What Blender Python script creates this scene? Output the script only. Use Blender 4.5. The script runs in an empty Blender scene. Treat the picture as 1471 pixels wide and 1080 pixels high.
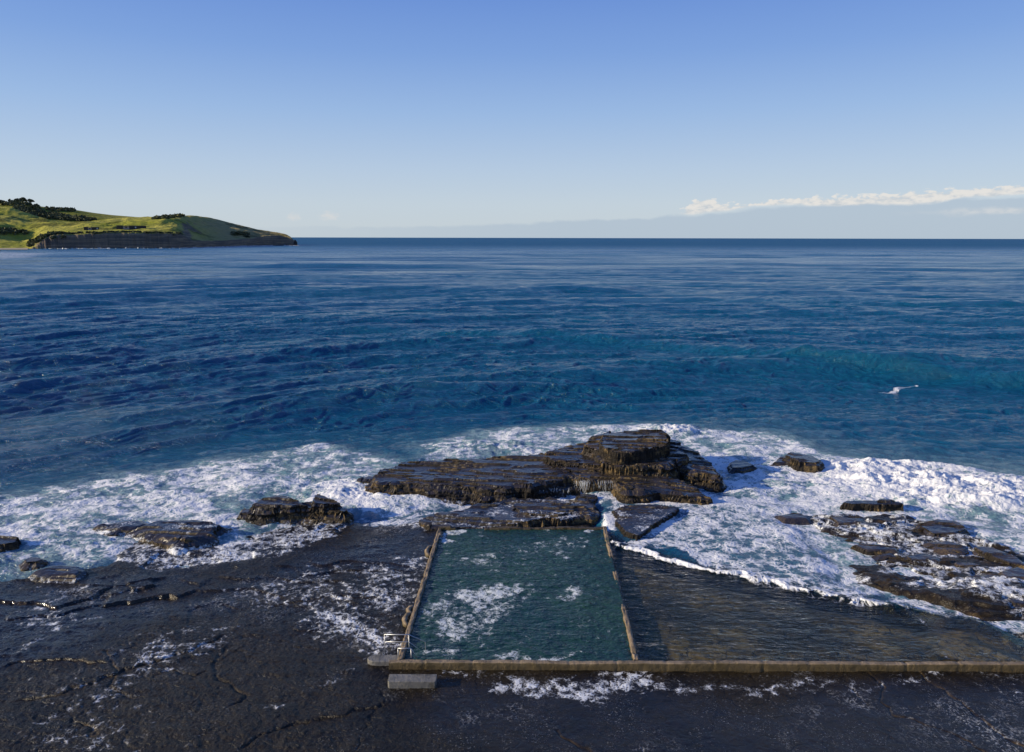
import bpy, math, random
import numpy as np
from mathutils import Matrix, Vector
R = math.radians
sc = bpy.context.scene
random.seed(4)
# ------------------------------------------------------------------ camera
CH = 26.0; F = 1050.0
PITCH = R(10.72); ROLL = R(0.125)
cam_d = bpy.data.cameras.new('camera'); cam = bpy.data.objects.new('camera', cam_d)
sc.collection.objects.link(cam); sc.camera = cam
cam_d.sensor_width = 36; cam_d.lens = F / 1471 * 36
cam_d.clip_start = 0.5; cam_d.clip_end = 300000
CR = Matrix.Rotation(math.pi/2 - PITCH, 4, 'X') @ Matrix.Rotation(ROLL, 4, 'Z')
cam.matrix_world = Matrix.Translation((0, 0, CH)) @ CR
# ------------------------------------------------------------------ sky
SUN_EL = R(16.5); SUN_AZ = R(189)   # direction towards the sun, measured from +x anticlockwise
sd = Vector((math.cos(SUN_EL)*math.cos(SUN_AZ), math.cos(SUN_EL)*math.sin(SUN_AZ), math.sin(SUN_EL)))
w = bpy.data.worlds.new('World'); sc.world = w; w.use_nodes = True
nt = w.node_tree; N = nt.nodes; L = nt.links
for n in list(N): N.remove(n)
wo = N.new('ShaderNodeOutputWorld'); bg = N.new('ShaderNodeBackground')
sky = N.new('ShaderNodeTexSky'); sky.sky_type = 'NISHITA'; sky.sun_disc = False
sky.sun_elevation = SUN_EL; sky.sun_rotation = math.pi/2 - SUN_AZ
sky.altitude = 20; sky.air_density = 1.0; sky.dust_density = 0.6; sky.ozone_density = 2.0
bg.inputs['Strength'].default_value = 0.098
tc = N.new('ShaderNodeTexCoord'); sep = N.new('ShaderNodeSeparateXYZ')
L.new(tc.outputs['Generated'], sep.inputs[0])
def wm(op, a, b=None, c=None, clamp=False):
    n = N.new('ShaderNodeMath'); n.operation = op; n.use_clamp = clamp
    for i, v in enumerate((a, b, c)):
        if v is None: continue
        if isinstance(v, (int, float)): n.inputs[i].default_value = v
        else: L.new(v, n.inputs[i])
    return n.outputs[0]
# clouds laid out by azimuth and elevation of the view direction
az = wm('ARCTAN2', sep.outputs['X'], sep.outputs['Y'])
el = wm('ARCSINE', sep.outputs['Z'])
azd = wm('MULTIPLY', az, 57.2958); eld = wm('MULTIPLY', el, 57.2958)
comb = N.new('ShaderNodeCombineXYZ'); L.new(azd, comb.inputs[0]); L.new(wm('MULTIPLY', eld, 2.2), comb.inputs[1])
def wnoise(scale, detail=6, rough=.55, off=0.0):
    m = N.new('ShaderNodeVectorMath'); m.operation = 'ADD'; L.new(comb.outputs[0], m.inputs[0]); m.inputs[1].default_value = (off, off*.7, off)
    n = N.new('ShaderNodeTexNoise'); n.inputs['Scale'].default_value = scale; n.inputs['Detail'].default_value = detail; n.inputs['Roughness'].default_value = rough
    L.new(m.outputs[0], n.inputs['Vector']); return n.outputs['Fac']
def sstep(v, a, b):
    m = N.new('ShaderNodeMapRange'); m.interpolation_type = 'SMOOTHSTEP'; m.inputs[1].default_value = a; m.inputs[2].default_value = b
    L.new(v, m.inputs[0]); return m.outputs[0]
def curve(v, pts, lo, hi, vlo, vhi):
    m = N.new('ShaderNodeMapRange'); m.inputs[1].default_value = lo; m.inputs[2].default_value = hi; L.new(v, m.inputs[0])
    c = N.new('ShaderNodeFloatCurve'); cu = c.mapping.curves[0]
    ps = [((a-lo)/(hi-lo), (b-vlo)/(vhi-vlo)) for a, b in pts]
    cu.points[0].location = ps[0]; cu.points[1].location = ps[-1]
    for p in ps[1:-1]: cu.points.new(*p)
    c.mapping.update(); L.new(m.outputs[0], c.inputs[1])
    m2 = N.new('ShaderNodeMapRange'); m2.inputs[3].default_value = vlo; m2.inputs[4].default_value = vhi; L.new(c.outputs[0], m2.inputs[0])
    return m2.outputs[0]
# white bank: base and top elevation (deg) against azimuth (deg)
CB = curve(azd, [(10, 1.75), (12.8, 1.75), (15, 1.95), (19, 2.3), (24, 2.25), (29, 2.35), (33, 2.75), (40, 3.0)], 10, 40, 0, 5)
CT = curve(azd, [(10, 1.70), (12.5, 1.73), (14.2, 2.7), (16, 2.3), (20, 2.65), (24, 2.7), (29, 2.95), (34, 3.2), (40, 3.3)], 10, 40, 0, 5)
n1 = wnoise(1.3, 8, .6); nb = wnoise(.5, 4, .5, 7)
top = wm('ADD', wm('ADD', CT, .20), wm('MULTIPLY', wm('SUBTRACT', n1, .5), 1.7))
bot = wm('ADD', CB, wm('MULTIPLY', wm('SUBTRACT', nb, .5), .5))
white = wm('MULTIPLY', sstep(wm('SUBTRACT', top, eld), 0.0, .22), sstep(wm('SUBTRACT', eld, bot), -.12, .12))
white = wm('MULTIPLY', white, sstep(azd, 12.0, 13.2))
# thin second white streak lower right
st = wm('MULTIPLY', sstep(wm('SUBTRACT', wm('ADD', 1.72, wm('MULTIPLY', wm('SUBTRACT', nb, .5), .8)), wm('ABSOLUTE', wm('MULTIPLY', wm('SUBTRACT', eld, 1.72), 1.0))), 1.4, 1.75), sstep(azd, 26, 34))
# grey-blue haze bank under it
GT = curve(azd, [(-32, .5), (-18, .75), (-5, .95), (4, 1.35), (10, 1.55), (16, 1.95), (22, 2.35), (30, 2.5), (40, 3.0)], -32, 40, 0, 5)
gtop = wm('ADD', GT, wm('MULTIPLY', wm('SUBTRACT', nb, .5), .7))
grey = sstep(wm('SUBTRACT', gtop, eld), -.05, .22)
grey = wm('MULTIPLY', grey, sstep(azd, -30, 8))
# two little puffs beside the headland
def puff(a, e, ra, re):
    d = wm('ADD', wm('POWER', wm('DIVIDE', wm('SUBTRACT', azd, a), ra), 2), wm('POWER', wm('DIVIDE', wm('SUBTRACT', eld, e), re), 2))
    return wm('MULTIPLY', sstep(wm('SUBTRACT', wm('MULTIPLY', wnoise(2.6, 7, .65, 3), 2.0), d), .3, 1.3), sstep(eld, e-re*.75, e-re*.3))
pf = wm('MULTIPLY', wm('MAXIMUM', puff(-16.3, 1.45, .7, .5), puff(-13.8, 1.5, 1.1, .55)), .42)
def wmix(f, a, col):
    m = N.new('ShaderNodeMix'); m.data_type = 'RGBA'
    if isinstance(f, float): m.inputs['Factor'].default_value = f
    else: L.new(f, m.inputs['Factor'])
    L.new(a, m.inputs['A'])
    if isinstance(col, tuple): m.inputs['B'].default_value = (*col, 1)
    else: L.new(col, m.inputs['B'])
    return m.outputs['Result']
hsv = N.new('ShaderNodeHueSaturation'); hsv.inputs['Saturation'].default_value = 1.0
L.new(sky.outputs[0], hsv.inputs['Color'])
# clear winter air: deeper blue aloft, pale at the horizon, blended with the physical sky
rmp = N.new('ShaderNodeValToRGB'); cr = rmp.color_ramp; S_ = .12
stops = [(-2, (.58,.66,.72)), (0, (.59,.67,.73)), (2.5, (.57,.67,.77)), (5, (.49,.62,.80)), (9, (.34,.51,.81)), (13, (.22,.385,.77)), (17, (.15,.295,.72)), (28, (.055,.155,.50)), (60, (.03,.09,.36)), (90, (.025,.075,.32))]
cr.elements[0].position = 0; cr.elements[1].position = 1
for i, (e_, c_) in enumerate(stops):
    p_ = (e_+2)/92
    q_ = cr.elements[0] if i == 0 else cr.elements[-1] if i == len(stops)-1 else cr.elements.new(p_)
    q_.position = p_; q_.color = (*c_, 1)
L.new(wm('DIVIDE', wm('ADD', eld, 2), 92), rmp.inputs[0])
gsc = N.new('ShaderNodeVectorMath'); gsc.operation = 'SCALE'; gsc.inputs['Scale'].default_value = 1/S_; L.new(rmp.outputs[0], gsc.inputs[0])
SKYCOL = wmix(.90, hsv.outputs['Color'], gsc.outputs[0])
c = wmix(wm('MULTIPLY', grey, .6), SKYCOL, (3.35, 4.2, 5.2))
shade = N.new('ShaderNodeMix'); shade.data_type = 'RGBA'; shade.inputs['A'].default_value = (4.6, 5.0, 5.4, 1); shade.inputs['B'].default_value = (7.0, 6.7, 6.3, 1)
L.new(sstep(n1, .3, .6), shade.inputs['Factor'])
c = wmix(wm('MULTIPLY', wm('MAXIMUM', white, wm('MULTIPLY', st, .5)), .85), c, shade.outputs['Result'])
c = wmix(pf, c, (6.6, 6.2, 5.9))
L.new(c, bg.inputs['Color']); L.new(bg.outputs[0], wo.inputs[0])
sun_d = bpy.data.lights.new('sun', 'SUN'); sun_d.energy = 5.0; sun_d.angle = R(.5); sun_d.color = (1, .85, .62)
sun = bpy.data.objects.new('sun', sun_d); sc.collection.objects.link(sun)
sun.rotation_euler = (-sd).to_track_quat('-Z', 'Y').to_euler()
sc.view_settings.view_transform = 'Standard'; sc.view_settings.look = 'None'; sc.view_settings.gamma = 1
sc.view_settings.exposure = 0.25
sc.cycles.max_bounces = 6; sc.cycles.transparent_max_bounces = 8

# ------------------------------------------------------------------ maths helpers
M3 = np.array(CR.to_3x3())
def G(px, py, z=0.3):
    d = M3 @ np.array([(px-735.5)/F, -(py-540)/F, -1.0])
    t = (z - CH) / d[2]
    return (d[0]*t, d[1]*t)
def P(pts, z=0.3): return np.array([G(a, b, z) for a, b in pts])
def perlin(x, y, seed=0):
    xi = np.floor(x).astype(np.int64); yi = np.floor(y).astype(np.int64)
    xf = x - xi; yf = y - yi
    u = xf*xf*xf*(xf*(xf*6-15)+10); v = yf*yf*yf*(yf*(yf*6-15)+10)
    def g(ix, iy, dx, dy):
        h = (ix*374761393 + iy*668265263 + seed*974711) & 0xffffffff
        h = ((h ^ (h >> 13)) * 1274126177) & 0xffffffff
        a = ((h ^ (h >> 16)) & 0xffff) * (2*np.pi/65536)
        return np.cos(a)*dx + np.sin(a)*dy
    n00 = g(xi, yi, xf, yf); n10 = g(xi+1, yi, xf-1, yf); n01 = g(xi, yi+1, xf, yf-1); n11 = g(xi+1, yi+1, xf-1, yf-1)
    a = n00 + u*(n10-n00); b = n01 + u*(n11-n01)
    return (a + v*(b-a))*1.41
def fbm(x, y, seed=0, oct=4, gain=.5):
    s = 0; a = 1; t = 0
    for i in range(oct):
        s = s + a*perlin(x*2**i+i*17.3, y*2**i-i*9.1, seed+i); t += a; a *= gain
    return s/t*1.4
def ridge(x, y, seed=0, oct=3):
    s = 0; a = 1; t = 0
    for i in range(oct):
        s = s + a*(1-np.minimum(1, 2.2*np.abs(perlin(x*2**i, y*2**i, seed+i)))); t += a; a *= .55
    return s/t
def sm(v, a, b):
    t = np.clip((v-a)/(b-a), 0, 1); return t*t*(3-2*t)
def sdf(x, y, poly):        # signed distance, negative inside
    d = np.full(x.shape, 1e9); ins = np.zeros(x.shape, bool); n = len(poly)
    for i in range(n):
        ax, ay = poly[i]; bx, by = poly[(i+1) % n]
        ex, ey = bx-ax, by-ay
        t = np.clip(((x-ax)*ex + (y-ay)*ey)/(ex*ex+ey*ey+1e-9), 0, 1)
        d = np.minimum(d, (x-ax-t*ex)**2 + (y-ay-t*ey)**2)
        c = ((ay > y) != (by > y)) & (x < (bx-ax)*(y-ay)/((by-ay) if by != ay else 1e-9) + ax)
        ins ^= c
    d = np.sqrt(d); return np.where(ins, -d, d)
def pld(x, y, pl):          # distance to polyline, signed side (positive on the left of travel), and run 0..1
    d = np.full(x.shape, 1e9); s = np.zeros(x.shape); r = np.zeros(x.shape)
    seg = np.hypot(*(pl[1:]-pl[:-1]).T); cum = np.r_[0, np.cumsum(seg)]; tot = cum[-1]
    for i in range(len(pl)-1):
        ax, ay = pl[i]; bx, by = pl[i+1]; ex, ey = bx-ax, by-ay
        t = np.clip(((x-ax)*ex + (y-ay)*ey)/(ex*ex+ey*ey+1e-9), 0, 1)
        dd = np.hypot(x-ax-t*ex, y-ay-t*ey); m = dd < d
        d = np.where(m, dd, d); s = np.where(m, np.sign(ex*(y-ay)-ey*(x-ax)), s); r = np.where(m, (cum[i]+t*seg[i])/tot, r)
    return d, s, r
def boxed(fn, x, y, poly, pad, default):
    lo = poly.min(0)-pad; hi = poly.max(0)+pad
    m = (x > lo[0]) & (x < hi[0]) & (y > lo[1]) & (y < hi[1])
    out = np.full(x.shape, float(default))
    if m.any(): out[m] = fn(x[m], y[m])
    return out
# ------------------------------------------------------------------ object helpers
col = sc.collection
def tag(o, label=None, cat=None, group=None, kind=None):
    if label: o['label'] = label
    if cat: o['category'] = cat
    if group: o['group'] = group
    if kind: o['kind'] = kind
    return o
def link(name, me, mat=None, parent=None):
    o = bpy.data.objects.new(name, me); col.objects.link(o)
    if mat is not None: me.materials.append(mat)
    if parent is not None: o.parent = parent
    return o
def empty(name, loc=(0, 0, 0)):
    o = bpy.data.objects.new(name, None); col.objects.link(o); o.location = loc; return o
def npmesh(name, co, faces, cols=None, smooth=True):
    me = bpy.data.meshes.new(name); nv = len(co); nf = len(faces); k = faces.shape[1]
    me.vertices.add(nv); me.vertices.foreach_set('co', co.astype(np.float32).ravel())
    me.loops.add(nf*k); me.loops.foreach_set('vertex_index', faces.astype(np.int32).ravel())
    me.polygons.add(nf); me.polygons.foreach_set('loop_start', np.arange(0, nf*k, k, dtype=np.int32))
    me.polygons.foreach_set('loop_total', np.full(nf, k, dtype=np.int32))
    me.polygons.foreach_set('use_smooth', np.full(nf, smooth))
    if cols is not None:
        a = me.color_attributes.new('cover', 'FLOAT_COLOR', 'POINT')
        c4 = np.ones((nv, 4), np.float32); c4[:, :3] = cols; a.data.foreach_set('color', c4.ravel())
    me.update(calc_edges=True); me.validate(); return me
def gridfaces(ny, nx, keep=None):
    i = np.arange((ny-1)*nx).reshape(ny-1, nx)[:, :-1]
    f = np.stack([i, i+1, i+1+nx, i+nx], -1)
    if keep is not None:
        k = keep.reshape(ny, nx); k = k[:-1, :-1] | k[1:, :-1] | k[:-1, 1:] | k[1:, 1:]
        f = f[k]
    return f.reshape(-1, 4)
def compact(co, faces, cols):
    used = np.unique(faces); mp = np.full(len(co), -1); mp[used] = np.arange(len(used))
    return co[used], mp[faces], (cols[used] if cols is not None else None)
class MB:
    def __init__(s): s.v = []; s.f = []
    def add(s, vs, fs):
        b = len(s.v); s.v += [tuple(v) for v in vs]; s.f += [tuple(b+i for i in f) for f in fs]
    def box(s, x0, x1, y0, y1, z0, z1):
        s.add([(x0,y0,z0),(x1,y0,z0),(x1,y1,z0),(x0,y1,z0),(x0,y0,z1),(x1,y0,z1),(x1,y1,z1),(x0,y1,z1)],
              [(0,3,2,1),(4,5,6,7),(0,1,5,4),(1,2,6,5),(2,3,7,6),(3,0,4,7)])
    def tube(s, pts, r, n=8):
        pts = [Vector(p) for p in pts]; rings = []
        for i, p in enumerate(pts):
            d = (pts[min(i+1, len(pts)-1)] - pts[max(i-1, 0)]).normalized()
            up = Vector((0, 1, 0)) if abs(d.z) > .8 else Vector((0, 0, 1))
            a = d.cross(up).normalized(); b = d.cross(a)
            rr = r[i] if isinstance(r, (list, tuple)) else r
            rings.append([p + rr*(math.cos(2*math.pi*k/n)*a + math.sin(2*math.pi*k/n)*b) for k in range(n)])
        vs = [v for rg in rings for v in rg]
        fs = [(i*n+k, i*n+(k+1) % n, (i+1)*n+(k+1) % n, (i+1)*n+k) for i in range(len(pts)-1) for k in range(n)]
        fs += [tuple(range(n))[::-1], tuple((len(pts)-1)*n+k for k in range(n))]
        s.add(vs, fs)
    def build(s, name, mat, parent=None, smooth=False, bevel=0):
        me = bpy.data.meshes.new(name); me.from_pydata(s.v, [], s.f); me.update()
        if smooth: me.polygons.foreach_set('use_smooth', [True]*len(me.polygons))
        o = link(name, me, mat, parent)
        if bevel:
            b = o.modifiers.new('bevel', 'BEVEL'); b.width = bevel; b.segments = 2
        return o
# ------------------------------------------------------------------ material helpers
class MT:
    def __init__(s, name):
        s.m = bpy.data.materials.new(name); s.m.use_nodes = True; s.nt = s.m.node_tree; s.N = s.nt.nodes; s.L = s.nt.links
        for n in list(s.N): s.N.remove(n)
        s.out = s.N.new('ShaderNodeOutputMaterial'); s.tc = s.N.new('ShaderNodeTexCoord').outputs['Object']
    def put(s, v, i):
        if v is None: return
        if isinstance(v, (int, float)): i.default_value = v
        elif isinstance(v, tuple): i.default_value = v if len(v) == 4 or i.type == 'VECTOR' else (*v, 1)
        else: s.L.new(v, i)
    def math(s, op, a, b=None, c=None, clamp=False):
        n = s.N.new('ShaderNodeMath'); n.operation = op; n.use_clamp = clamp
        for i, v in enumerate((a, b, c)): s.put(v, n.inputs[i])
        return n.outputs[0]
    def attr(s, name='cover'):
        a = s.N.new('ShaderNodeAttribute'); a.attribute_name = name
        p = s.N.new('ShaderNodeSeparateColor'); s.L.new(a.outputs['Color'], p.inputs[0]); return p.outputs
    def map(s, scale=(1, 1, 1), rot=(0, 0, 0), vec=None):
        n = s.N.new('ShaderNodeMapping'); n.inputs['Scale'].default_value = scale; n.inputs['Rotation'].default_value = rot
        s.L.new(vec or s.tc, n.inputs['Vector']); return n.outputs[0]
    def noise(s, scale, detail=4, rough=.5, vec=None, dist=0, col=False):
        n = s.N.new('ShaderNodeTexNoise'); n.inputs['Scale'].default_value = scale; n.inputs['Detail'].default_value = detail
        n.inputs['Roughness'].default_value = rough; n.inputs['Distortion'].default_value = dist
        s.L.new(vec or s.tc, n.inputs['Vector']); return n.outputs['Color' if col else 'Fac']
    def vor(s, scale, feature='DISTANCE_TO_EDGE', vec=None, rand=1):
        n = s.N.new('ShaderNodeTexVoronoi'); n.feature = feature; n.inputs['Scale'].default_value = scale; n.inputs['Randomness'].default_value = rand
        s.L.new(vec or s.tc, n.inputs['Vector']); return n.outputs['Distance']
    def ss(s, v, a, b, lo=0, hi=1):
        m = s.N.new('ShaderNodeMapRange'); m.interpolation_type = 'SMOOTHSTEP'
        s.put(a, m.inputs[1]); s.put(b, m.inputs[2]); s.put(lo, m.inputs[3]); s.put(hi, m.inputs[4]); s.put(v, m.inputs[0]); return m.outputs[0]
    def mix(s, f, a, b):
        m = s.N.new('ShaderNodeMix'); m.data_type = 'RGBA'; s.put(f, m.inputs['Factor']); s.put(a, m.inputs['A']); s.put(b, m.inputs['B']); return m.outputs['Result']
    def bump(s, h, strength=1, dist=1, nrm=None):
        b = s.N.new('ShaderNodeBump'); s.put(strength, b.inputs['Strength']); s.put(dist, b.inputs['Distance']); s.L.new(h, b.inputs['Height'])
        if nrm is not None: s.L.new(nrm, b.inputs['Normal'])
        return b.outputs[0]
    def pbr(s, base, rough=.5, nrm=None, spec=.5, ior=1.45, metal=0):
        p = s.N.new('ShaderNodeBsdfPrincipled'); s.put(base, p.inputs['Base Color']); s.put(rough, p.inputs['Roughness'])
        s.put(spec, p.inputs['Specular IOR Level']); p.inputs['IOR'].default_value = ior; s.put(metal, p.inputs['Metallic'])
        if nrm is not None: s.L.new(nrm, p.inputs['Normal'])
        return p.outputs[0]
    def shmix(s, f, a, b):
        m = s.N.new('ShaderNodeMixShader'); s.put(f, m.inputs[0]); s.L.new(a, m.inputs[1]); s.L.new(b, m.inputs[2]); return m.outputs[0]
    def done(s, sh): s.L.new(sh, s.out.inputs[0]); return s.m
    def foam(s, dens, fine=1.0):
        """lacy foam mask from a density value 0..1"""
        wv = s.N.new('ShaderNodeVectorMath'); wv.operation = 'ADD'
        nc = s.noise(.9*fine, 3, .6, col=True)
        sc_ = s.N.new('ShaderNodeVectorMath'); sc_.operation = 'SCALE'; sc_.inputs['Scale'].default_value = 1.1/fine; s.L.new(nc, sc_.inputs[0])
        s.L.new(s.tc, wv.inputs[0]); s.L.new(sc_.outputs[0], wv.inputs[1])
        lace = s.math('SUBTRACT', 1, s.math('MULTIPLY', s.vor(1.5*fine, vec=wv.outputs[0]), 2.6))
        lace2 = s.math('SUBTRACT', 1, s.math('MULTIPLY', s.vor(4.5*fine, vec=wv.outputs[0]), 2.6))
        nn = s.noise(1.5*fine, 5, .58, vec=wv.outputs[0])
        v = s.math('ADD', s.math('ADD', s.math('MULTIPLY', lace, .14), s.math('MULTIPLY', lace2, .22)), s.math('MULTIPLY', nn, .90))
        thr = s.math('SUBTRACT', 1.13, s.math('MULTIPLY', dens, .82))
        return s.ss(s.math('SUBTRACT', v, thr), -.07, .21), v
# ------------------------------------------------------------------ shared plan of the place (points on the ground)
ZP = .65   # top of the pool walls
PNL, PNR = G(577, 947, ZP), G(913, 947, ZP)
PFL, PFR = G(634, 758, ZP), G(868, 757, ZP)
# surf: (polygon, density, softness m)
SURF_OUT = P([(-260,745),(-60,712),(0,702),(60,690),(140,676),(200,664),(300,652),(400,638),(470,630),(520,644),(575,652),(600,634),(680,614),(760,605),(860,602),(950,605),(1010,611),(1100,612),(1150,622),(1200,640),(1300,655),(1471,668),(1700,690),(2000,760),(2000,905),(1471,905),(1420,885),(1300,880),(1190,856),(1080,835),(970,800),(895,787),(872,770),(860,740),(700,722),(640,735),(520,735),(440,750),(420,782),(360,806),(250,812),(120,818),(40,828),(-60,832),(-260,845)], .3)
def blob(pts, dens, soft, z=.3): return (P(pts, z), dens, soft)
FOAM = [blob([(150,765),(330,768),(470,740),(500,735),(500,760),(440,785),(370,805),(250,810),(170,800),(60,790)], .52, 1.2),
        blob([(0,740),(150,745),(330,760),(350,735),(300,700),(0,720)], .66, 3),
        blob([(500,735),(640,725),(720,722),(735,755),(640,757),(520,745)], .55, 1.5),
        blob([(880,790),(920,770),(975,730),(1110,728),(1180,745),(1230,800),(1230,860),(1100,838),(980,806)], .60, .8),
        blob([(1180,770),(1240,790),(1330,830),(1471,830),(1600,860),(1600,920),(1471,900),(1400,880),(1300,885),(1230,868),(1160,850)], .62, .8),
        blob([(1180,760),(1300,735),(1471,790),(1471,880),(1260,850),(1200,800)], .44, 1),
        blob([(505,700),(640,712),(720,722),(690,733),(560,728),(500,722)], .74, 1),
        blob([(860,735),(900,715),(1050,712),(1200,715),(1200,740),(980,730),(890,725),(870,760),(850,755)], .72, 1),
        # thin lace on the near shelf
        blob([(430,820),(590,800),(620,770),(590,900),(560,945),(520,940),(440,880),(340,850)], .47, 4),
        blob([(470,810),(530,812),(600,850),(585,880),(500,850)], .52, 3),
        blob([(490,870),(560,930),(575,938),(585,890)], .52, 1.5),
        blob([(640,962),(900,962),(1080,964),(1000,975),(920,985),(860,1010),(750,1000),(700,985)], .50, 1.6),
        blob([(1000,964),(1471,962),(1471,975),(1100,985)], .43, 2),
        blob([(0,850),(60,820),(150,830),(200,850),(60,930),(0,930)], .33, 3),
        blob([(160,925),(330,880),(390,900),(300,960),(150,980)], .34, 3),
        blob([(320,835),(470,815),(500,880),(420,880)], .40, 3),
        blob([(0,960),(200,940),(300,1020),(200,1090),(0,1090)], .28, 4),
        blob([(380,1000),(560,945),(560,965),(400,1030)], .30, 1.5),
        blob([(672,1068),(690,1066),(694,1082),(668,1082)], .7, .3),
        blob([(1400,975),(1471,990),(1560,1060),(1471,1060)], .3, 1)]
POOLFOAM = [blob([(655,848),(700,838),(750,843),(748,858),(706,866),(682,880),(660,872),(645,862)], .60, .7, .5),
            blob([(640,885),(690,868),(705,895),(690,920),(655,922),(635,912)], .50, 1., .5),
            blob([(620,850),(690,835),(765,850),(720,890),(700,930),(620,925),(600,890)], .40, 1.2, .5),
            blob([(735,775),(850,770),(835,800),(730,805)], .34, 1.5, .5),
            blob([(800,842),(830,835),(825,856),(795,858)], .5, .6, .5),
            blob([(700,940),(790,936),(850,948),(700,949)], .52, .5, .5), blob([(600,944),(650,938),(665,949),(600,949)], .5, .4, .5),
            blob([(636,760),(652,760),(645,775),(634,775)], .6, .4, .5), blob([(850,757),(868,757),(868,762),(840,762)], .6, .4, .5),
            blob([(660,800),(720,795),(720,815),(650,815)], .4, 1, .5),
            blob([(600,760),(900,760),(930,950),(560,950)], .20, 2, .5)]
def foam_density(x, y):
    m = y < 175
    d = np.zeros(x.shape); s = np.full(x.shape, 9.)
    if m.any(): d[m], s[m] = _foam_density(x[m], y[m])
    return d, s
def _foam_density(x, y):
    wx = x + 2.2*fbm(x*.12, y*.12, 5, 3); wy = y + 2.6*fbm(x*.12+9, y*.12, 8, 3)
    s = boxed(lambda a, b: sdf(a, b, SURF_OUT), wx, wy, SURF_OUT, 6, 9)
    ragged = 1.2*fbm(x*.35, y*.35, 21, 4)
    # density inside the surf: patchy, with calmer milky eyes
    patch = fbm(x*.07, y*.085, 31, 5, .6)
    qx = x + 3.4*fbm(x*.10+4, y*.13, 36, 3) + 1.1*fbm(x*.4, y*.45, 37, 3); qy = y + 3.4*fbm(x*.10, y*.13+7, 38, 3) + 1.1*fbm(x*.4+3, y*.45, 39, 3)
    sw = fbm(qx*.20, qy*.34, 34, 4, .6); rg = ridge(qx*.22, qy*.42, 35, 4)
    core = .50 + .28*patch + .30*sw + .42*(rg-.40)
    shf = sm(-sdf(x, y, SHELF), .5, 4)
    core = core*(1-.16*shf) + .10*sm(x, 5, 30)*(1-shf)
    d = core*sm(-s + ragged, -.9, 3.5)
    for poly, dens, soft in FOAM:
        v = boxed(lambda a, b: sdf(a, b, poly), wx, wy, poly, soft*2+1, 99)
        m = sm(-v, -soft, soft*.6)
        d = np.maximum(d, m*(dens + .22*sw + .30*(rg-.42)))
    return np.clip(d, 0, 1.1), s
BORE = P([(872,778),(890,786),(930,797),(980,813),(1040,826),(1100,838),(1160,850),(1215,862),(1262,872),(1330,880),(1400,888)], .45)
LAGOON = np.array([PNR, G(1471,947,.45), G(1900,947,.45), G(1900,930,.45), G(1471,925,.45), G(1400,892,.45), G(1330,884,.45), G(1215,862,.45), G(1100,838,.45), G(980,812,.45), G(890,786,.45), PFR])
# rocky shelf above water: edge between shelf and sea
SHELF = P([(-400,1500),(-700,1000),(-260,812),(-60,812),(0,815),(60,812),(150,800),(160,770),(240,752),(330,765),(400,745),(505,738),(560,742),(640,738),(700,735),(720,712),(860,722),(866,757),(872,785),(876,944),(2400,944),(1900,1500)], .25)
RPLAT = P([(1110,738),(1200,730),(1300,730),(1400,768),(1471,782),(1700,830),(1800,920),(1500,945),(1380,900),(1290,862),(1210,840),(1180,800),(1150,765)], .3)
# ledges and cracks: polyline, width, depth(+groove / -ridge), ochre
LINES = [([(-40,862),(0,863),(60,866),(80,872),(130,856),(165,838)], .35, .10, .5, .22),
         ([(140,868),(200,862),(240,854),(262,858)], .30, .14, .3, .25),
         ([(190,848),(225,838)], .4, -.25, .4, .2),
         ([(0,890),(90,880),(150,862)], .25, .05, 0, .12),
         ([(0,955),(90,948),(160,955)], .25, .06, .3, .1),
         ([(328,920),(322,935),(308,950),(312,975),(345,990),(352,1003),(330,1015)], .35, .10, .7, 0),
         ([(555,992),(545,1010),(525,1045),(505,1085)], .14, .05, .0, 0),
         ([(1310,958),(1345,985),(1375,1005),(1420,1040),(1500,1095)], .2, .08, .8, 0),
         ([(1245,960),(1270,985),(1262,1005),(1280,1025),(1350,1045),(1400,1070),(1440,1090)], .16, .07, .6, 0),
         ([(800,1048),(820,1062),(850,1082)], .2, .08, 1, 0),
         ([(1215,983),(1250,1015)], .15, .05, .3, 0),
         ([(1422,980),(1440,1000),(1475,1020)], .09, .03, 0, 0),
         ([(100,1030),(130,1045),(140,1060)], .25, .08, 1, 0),
         ([(150,935),(170,960),(160,985),(200,1005)], .3, .07, .6, 0),
         ([(230,960),(280,968),(300,962)], .25, .08, .4, 0),
         ([(380,870),(470,855),(560,860)], .2, .05, .1, .06),
         ([(340,1080),(380,1055),(470,1030),(560,1010)], .3, .05, .1, .05),
         ([(0,1010),(80,1000),(190,960),(270,935),(340,905)], .3, .05, .2, .07),
         ([(1390,882),(1412,892),(1455,900),(1480,918)], .45, -.25, 1, .1),
         ([(1350,885),(1380,905),(1415,900)], .2, -.08, 1, 0),
         ([(1430,895),(1465,930),(1490,945)], .4, -.2, 1, 0),
         ([(1400,905),(1440,925),(1452,930)], .25, -.12, 1, 0)]
WET = [(P([(-200,830),(130,820),(260,850),(330,835),(430,810),(340,870),(200,900),(0,960),(-200,960)]), 1),
       (P([(440,790),(620,750),(600,830),(480,810),(430,830)]), 1),
       (P([(620,965),(2000,960),(2000,1200),(680,1200),(640,1040)]), .85)]
def terraces(h, step, sharp=.16):
    q = h/step; f = np.floor(q); t = q-f
    return (f + sm(t, .5-sharp, .5+sharp))*step
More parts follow.
